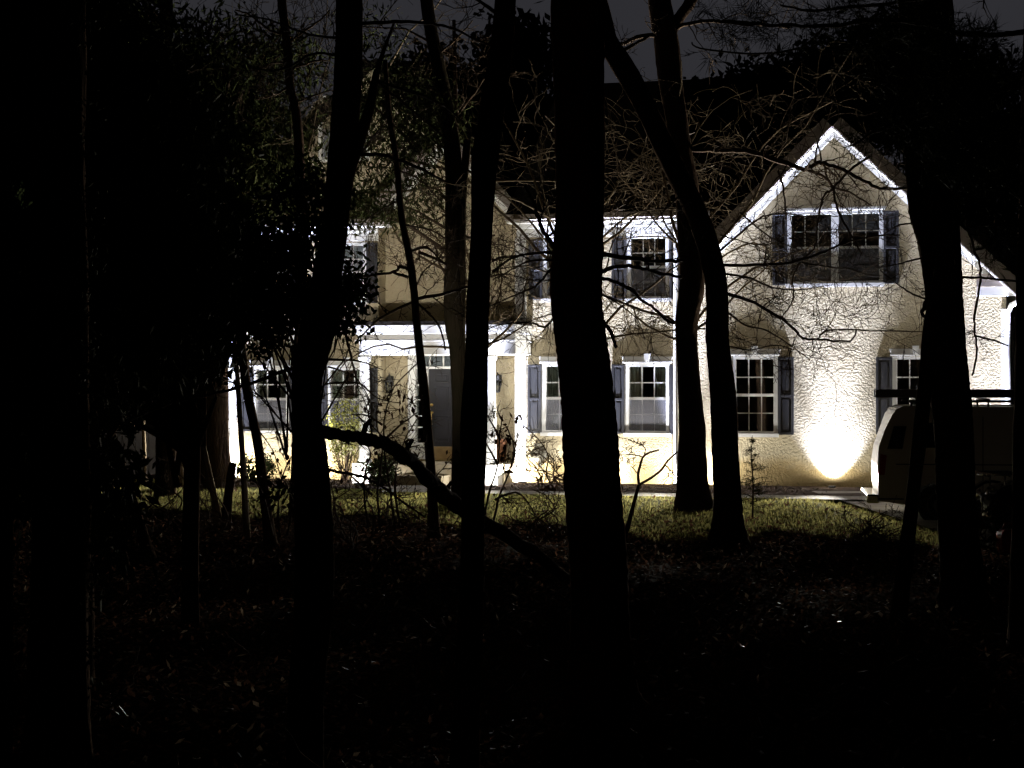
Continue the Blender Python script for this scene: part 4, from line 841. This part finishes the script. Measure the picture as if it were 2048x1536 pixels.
sp = [(1460, 35, 5), (1480, 60, 6), (1500, 20, 4), (1440, 90, 2), (1505, 75, 3), (1560, 30, 4), (1620, 40, 7), (1660, 70, 9), (1700, 20, 10), (1760, 60, 14), (1700, 286, 2), (1735, 300, 3), (1770, 275, 8), (1800, 240, 14), (1840, 200, 16), (1760, 150, 12), (1720, 110, 8), (1830, 100, 18), (1880, 60, 16), (1900, 160, 18), (1900, 250, 20), (1880, 330, 16), (1960, 80, 20), (1960, 200, 24), (1970, 310, 24), (1950, 390, 14), (2020, 140, 22), (2030, 260, 22), (2030, 380, 22), (2000, 470, 6), (2035, 470, 10), (1990, 495, 3), (1850, 290, 12), (1800, 10, 12), (1690, 180, 3)]
tufts(pine, pb, sp, 82, 13.8)

# ------------------------------------------------------------------ understory shrubs with hanging dead leaves
def understory(label, stems, Y, spots, seed, name="understory_shrub"):
    rng = random.Random(seed); st = MB(); base = W(stems[0][0][0], CY + EYE * F / Y, Y); base.z = 0
    root = empty(name, base); tag(root, label, "shrub")
    for pts in stems: limb(st, pts, Y, 5 if len(pts) > 2 else 3, 2, rng, twigs=5, tl=.35)
    st.v = [(x - base.x, y - base.y, z) for x, y, z in st.v]; st.build("stems", M['twig'], root)
    P = []; D = []
    for px, py, k, s in spots:
        for _ in range(k):
            P.append(W(px + rng.gauss(0, s), py + rng.gauss(0, s * .7), Y + rng.gauss(0, .25)) - base); D.append((rng.gauss(0, .5), rng.gauss(0, .4), -1.0))
    leaves_obj("leaves", [tuple(p) for p in P], .085, .045, M['deadleaf'], root, dirs=D, seed=seed, fold=.6)
understory("leggy shrub with drooping dead leaves in front of the porch, left of the thin sapling", [[(790, 1060), (780, 980), (768, 900), (770, 830), (790, 770)], [(760, 1060), (756, 980), (764, 900), (752, 840), (760, 790)], [(800, 1055), (790, 960), (810, 880), (840, 830)], [(735, 1050), (728, 960), (740, 900), (700, 850)], [(770, 880), (800, 850), (835, 825)], [(775, 940), (810, 900), (840, 890)], [(745, 990), (700, 950), (680, 930)], [(765, 850), (730, 830), (700, 830)]], 22.5,
    [(783, 785, 9, 14), (822, 790, 12, 12), (780, 825, 12, 14), (820, 815, 8, 8), (785, 880, 16, 16), (815, 885, 16, 14), (755, 905, 14, 16), (765, 940, 14, 18), (750, 970, 10, 20), (690, 960, 6, 20), (830, 900, 6, 10), (740, 810, 6, 12)], 91)
understory("leggy shrub with curled dead leaves right of the slim trunk, against the bright corner board", [[(985, 1050), (1000, 990), (1020, 940), (1027, 890), (1010, 850)], [(968, 1040), (980, 980), (996, 930), (1000, 870), (1005, 830)], [(1022, 935), (1030, 900), (1037, 860)], [(996, 930), (980, 900), (968, 880)], [(990, 1000), (1030, 985), (1060, 1010), (1072, 1040)], [(1000, 880), (985, 850), (975, 830)]], 24.0,
    [(1000, 832, 10, 10), (1035, 835, 5, 6), (985, 858, 10, 10), (1000, 870, 10, 10), (1022, 880, 12, 10), (1010, 905, 9, 10), (1000, 960, 6, 10), (1018, 935, 6, 8), (970, 890, 4, 6), (905, 905, 8, 8), (1010, 990, 5, 12)], 92)
understory("low tangle of dark leafy stems left of the holly trunk's foot", [[(560, 1075), (556, 1000), (570, 940), (590, 900)], [(575, 1070), (585, 1000), (560, 950)], [(545, 1070), (530, 1000), (510, 960)], [(600, 1060), (590, 990), (600, 930)]], 22.5,
    [(560, 960, 24, 22), (580, 920, 20, 16), (545, 1000, 20, 24), (590, 1000, 16, 20), (520, 1020, 12, 20), (570, 880, 8, 12)], 93)
def tangle(label, x0, x1, y0, y1, Y, n, seed):
    rng = random.Random(seed); st = MB(); base = W((x0 + x1) / 2, CY, Y); base.z = 0
    root = empty("briar", base); tag(root, label, "briar")
    for _ in range(n):
        px = rng.uniform(x0, x1); py = CY + EYE * F / Y; pts = [(px, py)]; h = rng.uniform(.3, 1)
        for k in range(4): px += rng.uniform(-40, 40); py -= (y1 - y0) * h / 4 * rng.uniform(.4, 1.3); pts.append((px, py))
        limb(st, pts, Y + rng.uniform(-.5, .5), 4, 1.6, rng, twigs=4, tl=.3)
    st.v = [(x - base.x, y - base.y, z) for x, y, z in st.v]; st.build("stems", M['twig'], root)
tangle("bare briar canes right of the holly trunk's foot", 670, 760, 900, 1090, 23.5, 16, 95)
tangle("sparse weed stalks on the lawn left of the thickest trunk", 1030, 1120, 960, 1080, 24.3, 8, 96)
tangle("bare briar stalks in front of the left lawn", 250, 470, 960, 1100, 25.0, 14, 97)
tangle("dead weed stalks in front of the van's rear wheel", 1690, 1790, 1000, 1090, 22.5, 11, 98)
tangle("weed stalks behind the red fuel can", 1960, 2070, 1010, 1100, 23.9, 9, 99)
tangle("wispy bare bush against the wall beside the hose reel", 1075, 1140, 850, 965, 35.0, 12, 100)

# young hemlock right of the leaning trunk
hb = W(1505, CY, 27.3); hb.z = 0; hr = empty("hemlock_sapling", hb); tag(hr, "waist-high feathery conifer seedling right of the leaning trunk's foot", "conifer")
m = MB(); m.tube([(0, 0, -.05), (.01, 0, .5), (-.02, 0, 1.0), (0, 0, 1.28)], [.016, .012, .008, .003], 6); m.build("trunk", M['bark'], hr)
rr = np.random.default_rng(5); P = []; D = []; bm_ = MB()
for k in range(54):
    z = rr.uniform(.18, 1.25); L_ = (1.35 - z) * rr.uniform(.18, .42); a = rr.uniform(0, 6.28); e = np.array([math.cos(a) * L_, math.sin(a) * L_, .18 * L_])
    bm_.tube([(0, 0, z), tuple(np.array([0, 0, z]) + e * .5 + np.array([0, 0, .02])), tuple(np.array([0, 0, z]) + e)], [.005, .004, .002], 4, False)
    for j in range(34):
        t = rr.uniform(.15, 1); P.append(np.array([0, 0, z]) + e * t + rr.normal(size=3) * .012); D.append(e / (L_ + 1e-6) * .4 + rr.normal(size=3) * .5)
bm_.build("limbs", M['bark'], hr); leaves_obj("needles", P, .035, .009, M['needle'], hr, dirs=D, seed=6, fold=.1)

# variegated shrub under the left windows
def round_shrub(label, px, v, rx, z0, z1, mt, seed, L=.07, Wd=.035, n=90, name="garden_shrub"):
    p = HW(HU(px, v), v); root = empty(name, p, 0); tag(root, label, "shrub"); r = np.random.default_rng(seed)
    c = np.array([0, 0, (z0 + z1) / 2]); vv = r.normal(size=(n, 3)); vv /= np.linalg.norm(vv, axis=1, keepdims=True); vv *= r.uniform(.3, 1, size=(n, 1)) ** .4
    cc = c + vv * np.array([rx, rx * .8, (z1 - z0) / 2]); pts = (cc[:, None, :] + r.normal(size=(n, 20, 3)) * .06).reshape(-1, 3)
    leaves_obj("foliage", pts[pts[:, 2] > .02], L, Wd, M[mt], root, seed=seed, fold=.3); m = MB()
    for q in cc[::4]: m.tube([(0, 0, -.05), tuple(q * .5 + np.array([0, 0, -.05])), tuple(q)], [.012, .009, .004], 5, False)
    m.build("stems", M['twig'], root)
round_shrub("yellow-green variegated shrub under the window left of the porch", 690, -1.1, .42, .35, 1.75, 'shrub', 201, n=75)
round_shrub("low dark foundation shrub left of the porch steps", 762, -1.9, .28, .0, .55, 'leaf', 202)
round_shrub("low dark foundation shrub at the house's left corner", 512, -1.1, .4, .0, .5, 'leaf', 203)

# ------------------------------------------------------------------ van, ladder, quad bike, fuel can
vx, vy = W(1752, CY, 28.4).x, 28.4
van = empty("van", (vx, vy, gz(7.5, 29)), math.radians(-8.0)); tag(van, "white cargo van with a roof rack parked by the gable wing, rear to the left", "van")
VH = 1.84; VL = 4.9; VW = 1.75
prof = [(0.06, .42), (0.03, .62), (.02, .95), (.06, 1.22), (.16, 1.50), (.24, 1.72), (.30, 1.80), (.42, VH), (3.15, VH), (3.45, 1.74), (3.95, 1.18), (4.75, 1.04), (4.9, .85), (4.9, .40), (4.45, .33), (4.4, .55), (4.15, .68), (3.85, .68), (3.6, .55), (3.55, .33), (1.42, .33), (1.37, .55), (1.12, .68), (.82, .68), (.57, .55), (.52, .35)]
m = MB(); m.prism(prof, 0, VW); vb = m.build("body", M['vanwhite'], van, .045)
m = MB(); m.box(.03, .42, -.012, -.002, .42, .44); m.box(.3, 3.4, -.010, -.002, .955, .972); m.box(1.6, 1.612, -.010, -.002, .40, 1.70); m.box(2.7, 2.712, -.010, -.002, .40, 1.70); m.build("door_seam", M['blackm'], van)
for wp_ in ([(.17, 1.20), (.40, 1.20), (.46, 1.55), (.27, 1.55)], [(.58, 1.22), (1.35, 1.22), (1.35, 1.60), (.62, 1.60)], [(2.80, 1.20), (3.75, 1.20), (3.38, 1.66), (2.80, 1.66)]):
    m = MB(); m.prism(wp_, -.008, -.002); m.build("side_window", M['glossblack'], van)
m = MB(); m.prism([(.04, .80), (.13, .80), (.16, 1.10), (.07, 1.12)], -.02, -.002); m.build("tail_light", M['tail'], van, .004)
m = MB(); m.box(-.14, .055, -.02, VW + .02, .36, .50); m.build("rear_bumper", M['chrome'], van, .03)
def wheel(parent, x, y, z, r, wdt, n=24):
    m = MB(); m.lathe([(r * .6, -wdt / 2), (r * .94, -wdt / 2), (r, -wdt * .36), (r, wdt * .36), (r * .94, wdt / 2), (r * .6, wdt / 2)], (x, y, z), n, 'y'); w_ = m.build("wheel", M['rubber'], parent)
    m = MB(); m.lathe([(r * .1, -wdt / 2 - .012), (r * .5, -wdt / 2 + .01), (r * .60, -wdt / 2 - .004), (r * .60, wdt / 2)], (x, y, z), n, 'y'); m.build("rim", M['alu'], w_)
for x in (.97, 4.0):
    for y in (.12, VW - .12): wheel(van, x, y, .335, .335, .2)
m = MB()
for x in (.65, 1.7, 2.7):
    for y in (.12, VW - .12): m.tube([(x, y, VH - .02), (x, y, VH + .12)], .018, 8)
    m.tube([(x, .02, VH + .12), (x, VW - .02, VH + .12)], .02, 8)
for y in (.12, VW - .12): m.tube([(.5, y, VH + .085), (3.0, y, VH + .085)], .013, 8)
m.build("roof_rack", M['blackm'], van)
ld = empty("ladder", (vx + .02, vy + .1, gz(7.5, 29) + VH + .145), math.radians(-8.0)); tag(ld, "long extension ladder lying on the van's roof rack", "ladder")
m = MB()
for y in (.22, .66): m.box(.0, 4.4, y - .02, y + .02, .0, .13)
m.build("rail", M['alu'], ld, .004); m = MB()
for k in range(14): m.tube([(.15 + k * .31, .241, .065), (.15 + k * .31, .639, .065)], .016, 8)
m.build("rungs", M['alu'], ld)

q0 = W(1978, CY, 26.0); qz = gz(q0.x + .6, 26); qb = empty("quad_bike", (q0.x, 26.0, qz), math.radians(4)); tag(qb, "glossy black quad bike with rack bars at the right edge, beside the van", "quad bike")
m = MB(); m.prism([(.10, .55), (.3, .42), (1.5, .42), (1.7, .6), (1.68, .78), (1.3, .82), (.9, .74), (.55, .82), (.2, .72)], .3, .72); m.build("body", M['glossblack'], qb, .04)
for x in (.36, 1.45):
    for y in (-.02, .95):
        m = MB(); pts = [(x + math.cos(a) * .40, z) for a in [math.pi * k / 10 for k in range(11)] for z in [.30 + math.sin(a) * .44]]
        m.prism([(p[0], p[1] + .04) for p in pts][::-1] + pts if False else [(x + math.cos(math.pi * k / 10) * .36, .34 + math.sin(math.pi * k / 10) * .42) for k in range(11)][::1] + [(x + math.cos(math.pi * k / 10) * .40, .34 + math.sin(math.pi * k / 10) * .46) for k in range(10, -1, -1)], y - .02, y + .28 if y < .5 else y + .12); m.build("fender", M['glossblack'], qb)
for x in (.36, 1.45):
    for y in (.08, .95): wheel(qb, x, y, .30, .30, .24)
m = MB()
for z in (.92,):
    for y in (.05, .25, .55, .85, 1.0): m.tube([(-.02, y, z), (.62, y, z)], .013, 8)
    for x in (.0, .3, .6): m.tube([(x, .0, z - .02), (x, 1.05, z - .02)], .013, 8)
for y in (.2, .85): m.tube([(.3, y, .7), (.3, y, .9)], .014, 8)
m.tube([(.02, .1, .62), (-.1, .1, .66), (-.1, .95, .66), (.02, .95, .62)], .018, 8); m.tube([(-.08, .1, .66), (-.06, .1, .40), (.1, .1, .38)], .016, 8)
m.build("rack", M['chrome'], qb)
m = MB(); m.tube([(1.05, .05, 1.02), (1.0, .25, 1.07), (1.02, .5, 1.0), (1.0, .78, 1.07), (1.05, .98, 1.02)], .016, 8); m.tube([(1.02, .5, 1.0), (1.2, .5, .75)], .025, 8); m.build("handlebar", M['chrome'], qb)
m = MB(); m.prism([(.62, .80), (.75, .78), (1.0, .80), (1.02, .86), (.7, .93), (.55, .9)], .36, .68); m.build("seat", M['rubber'], qb, .03)
m = MB(); m.lathe([(.09, 0), (.085, -.03), (.05, -.05), (.01, -.055)], (.0, .0, 0), 16, 'x'); m.v = [(x + .10, y + .3, z + .60) for x, y, z in m.v]; m.lathe([(.09, 0), (.085, -.03), (.05, -.05), (.01, -.055)], (.1, .72, .60), 16, 'x'); m.build("lamp", M['chrome'], qb)
c0 = W(2004, CY, 23.4); fc = empty("fuel_can", (c0.x, 23.4, gz(c0.x, 23.4)), math.radians(8)); tag(fc, "red plastic fuel can standing on the leaves at the right edge", "fuel can")
m = MB(); m.prism([(0, 0), (.36, 0), (.36, .24), (.28, .30), (.05, .30), (0, .26)], 0, .2); m.build("body", M['redplastic'], fc, .02)
m = MB(); m.tube([(.05, .1, .30), (.08, .1, .37), (.22, .1, .37), (.26, .1, .30)], .018, 8); m.build("handle", M['redplastic'], fc); m = MB(); m.tube([(.31, .1, .26), (.36, .1, .36), (.45, .1, .42)], .018, 8); m.build("spout", M['blackm'], fc)
m = MB(); m.prism([(.16, .10), (.22, .10), (.19, .15)], -.006, -.001); m.build("warning_label", M['white'], fc)

# ------------------------------------------------------------------ left background: board fence and grey shed
fx0, fx1 = W(150, CY, 41).x, W(452, CY, 41).x
fn = empty("board_fence", ((fx0 + fx1) / 2, 41, 0)); tag(fn, "low dark board fence beyond the lawn, left of the house", "fence")
m = MB(); k = 0; x = fx0
while x < fx1: m.box(x - fn.location.x, x + .135 - fn.location.x, 0, .02, 0, .96 + .02 * math.sin(k * 3.1)); x += .15; k += 1
m.build("boards", M['fence'], fn); m = MB()
for i in range(4): xx = fx0 + (fx1 - fx0) * i / 3 - fn.location.x; m.box(xx - .05, xx + .05, .022, .12, -.1, 1.05)
m.build("posts", M['fence'], fn)
s0, s1 = W(285, CY, 45).x, W(440, CY, 45).x; sh = empty("shed", ((s0 + s1) / 2, 45, 0)); tag(sh, "small grey shed glimpsed over the board fence at left", "shed"); hw = (s1 - s0) / 2
m = MB()
for k in range(14): m.box(-hw, hw, -.012 * (k % 2), .1, .18 * k, .18 * (k + 1) - .006)
m.box(-hw, -hw + .1, .101, 2.4, 0, 2.5); m.box(hw - .1, hw, .101, 2.4, 0, 2.5); m.build("wall", M['grey'], sh)
m = MB(); m.add([(-hw - .2, -.3, 2.5), (hw + .2, -.3, 2.5), (hw + .2, 1.2, 3.4), (-hw - .2, 1.2, 3.4), (-hw - .2, 2.7, 2.5), (hw + .2, 2.7, 2.5), (-hw - .2, -.3, 2.6), (hw + .2, -.3, 2.6), (hw + .2, 1.2, 3.5), (-hw - .2, 1.2, 3.5), (-hw - .2, 2.7, 2.6), (hw + .2, 2.7, 2.6)], [(0, 1, 2, 3), (3, 2, 5, 4), (6, 9, 8, 7), (9, 10, 11, 8), (0, 6, 7, 1), (4, 5, 11, 10), (0, 3, 9, 6), (3, 4, 10, 9), (1, 7, 8, 2), (2, 8, 11, 5)]); m.build("roof", M['shingle'], sh)

# ------------------------------------------------------------------ ground cover that nobody could count
def scatter(name, n, ymin, ymax, L, Wd, mt, seed, flat=.55, zj=.04, cond=None, pw=1.0, fold=.6, up=False, xpad=1.15):
    r = np.random.default_rng(seed); y = ymin + (ymax - ymin) * r.uniform(size=n) ** pw; x = r.uniform(-1, 1, size=n) * y * (1024 / F) * xpad
    if cond: k = np.array([cond(a, b) for a, b in zip(x, y)]); x = x[k]; y = y[k]
    z = np.array([gz(a, b) for a, b in zip(x, y)]) + r.uniform(.0, zj, size=len(x))
    dirs = np.tile(np.array([[0, 0, 1.3]]), (len(x), 1)) if up else None
    o = leaves_obj(name, np.stack([x, y, z], 1), L, Wd, M[mt], dirs=dirs, seed=seed, flat=flat, fold=fold); return tag(o, kind='stuff')
scatter("leaf_litter", 46000, 6.8, 27.5, .058, .030, 'litter', 301, flat=.72, cond=lambda x, y: y < lawn_edge(x, y) + .6)
scatter("pale_leaf_litter", 3200, 6.8, 27.0, .075, .035, 'paleleaf', 305, flat=.6, zj=.05, cond=lambda x, y: y < lawn_edge(x, y) + .6)
scatter("lawn_grass", 90000, 21.5, 36.5, .060, .011, 'grass', 302, flat=0, zj=.01, up=True, fold=.1, cond=lambda x, y: y > lawn_edge(x, y) + .1 and (Vector((x, y, 0)) - HO).dot(EV) < -4.05 and x < 6.2)
scatter("lawn_leaves", 2600, 22.5, 34, .085, .055, 'litter', 303, flat=.6, cond=lambda x, y: y > lawn_edge(x, y) and (Vector((x, y, 0)) - HO).dot(EV) < -4.1)
scatter("lawn_edge_leaves", 5200, 22.5, 31, .075, .05, 'litter', 306, flat=.5, zj=.06, cond=lambda x, y: 0 < y - lawn_edge(x, y) < 2.6 * (.35 + .65 * abs(math.sin(x * 1.7 + y))))
scatter("mulch_chips", 12000, 30.5, 40, .09, .028, 'chip', 304, flat=.7, cond=lambda x, y: -2.98 < (Vector((x, y, 0)) - HO).dot(EV) < -.1 and x < 6.0 and all((x - a) ** 2 + (y - b) ** 2 > .16 for a, b in LAMPS))
m = MB(); r_ = random.Random(9)
for _ in range(420):
    y = 7 + 19 * r_.random(); x = r_.uniform(-1, 1) * y * .31
    if y > lawn_edge(x, y): continue
    a = r_.uniform(0, 6.28); d = Vector((math.cos(a), math.sin(a) * .6, r_.uniform(-.02, .12))); twig(m, Vector((x, y, gz(x, y) + .03)), d.normalized(), r_.uniform(.2, .8), r_.uniform(.003, .008), 1, r_, .0, 2)
tag(m.build("fallen_twigs", M['deadleaf']), kind='stuff')
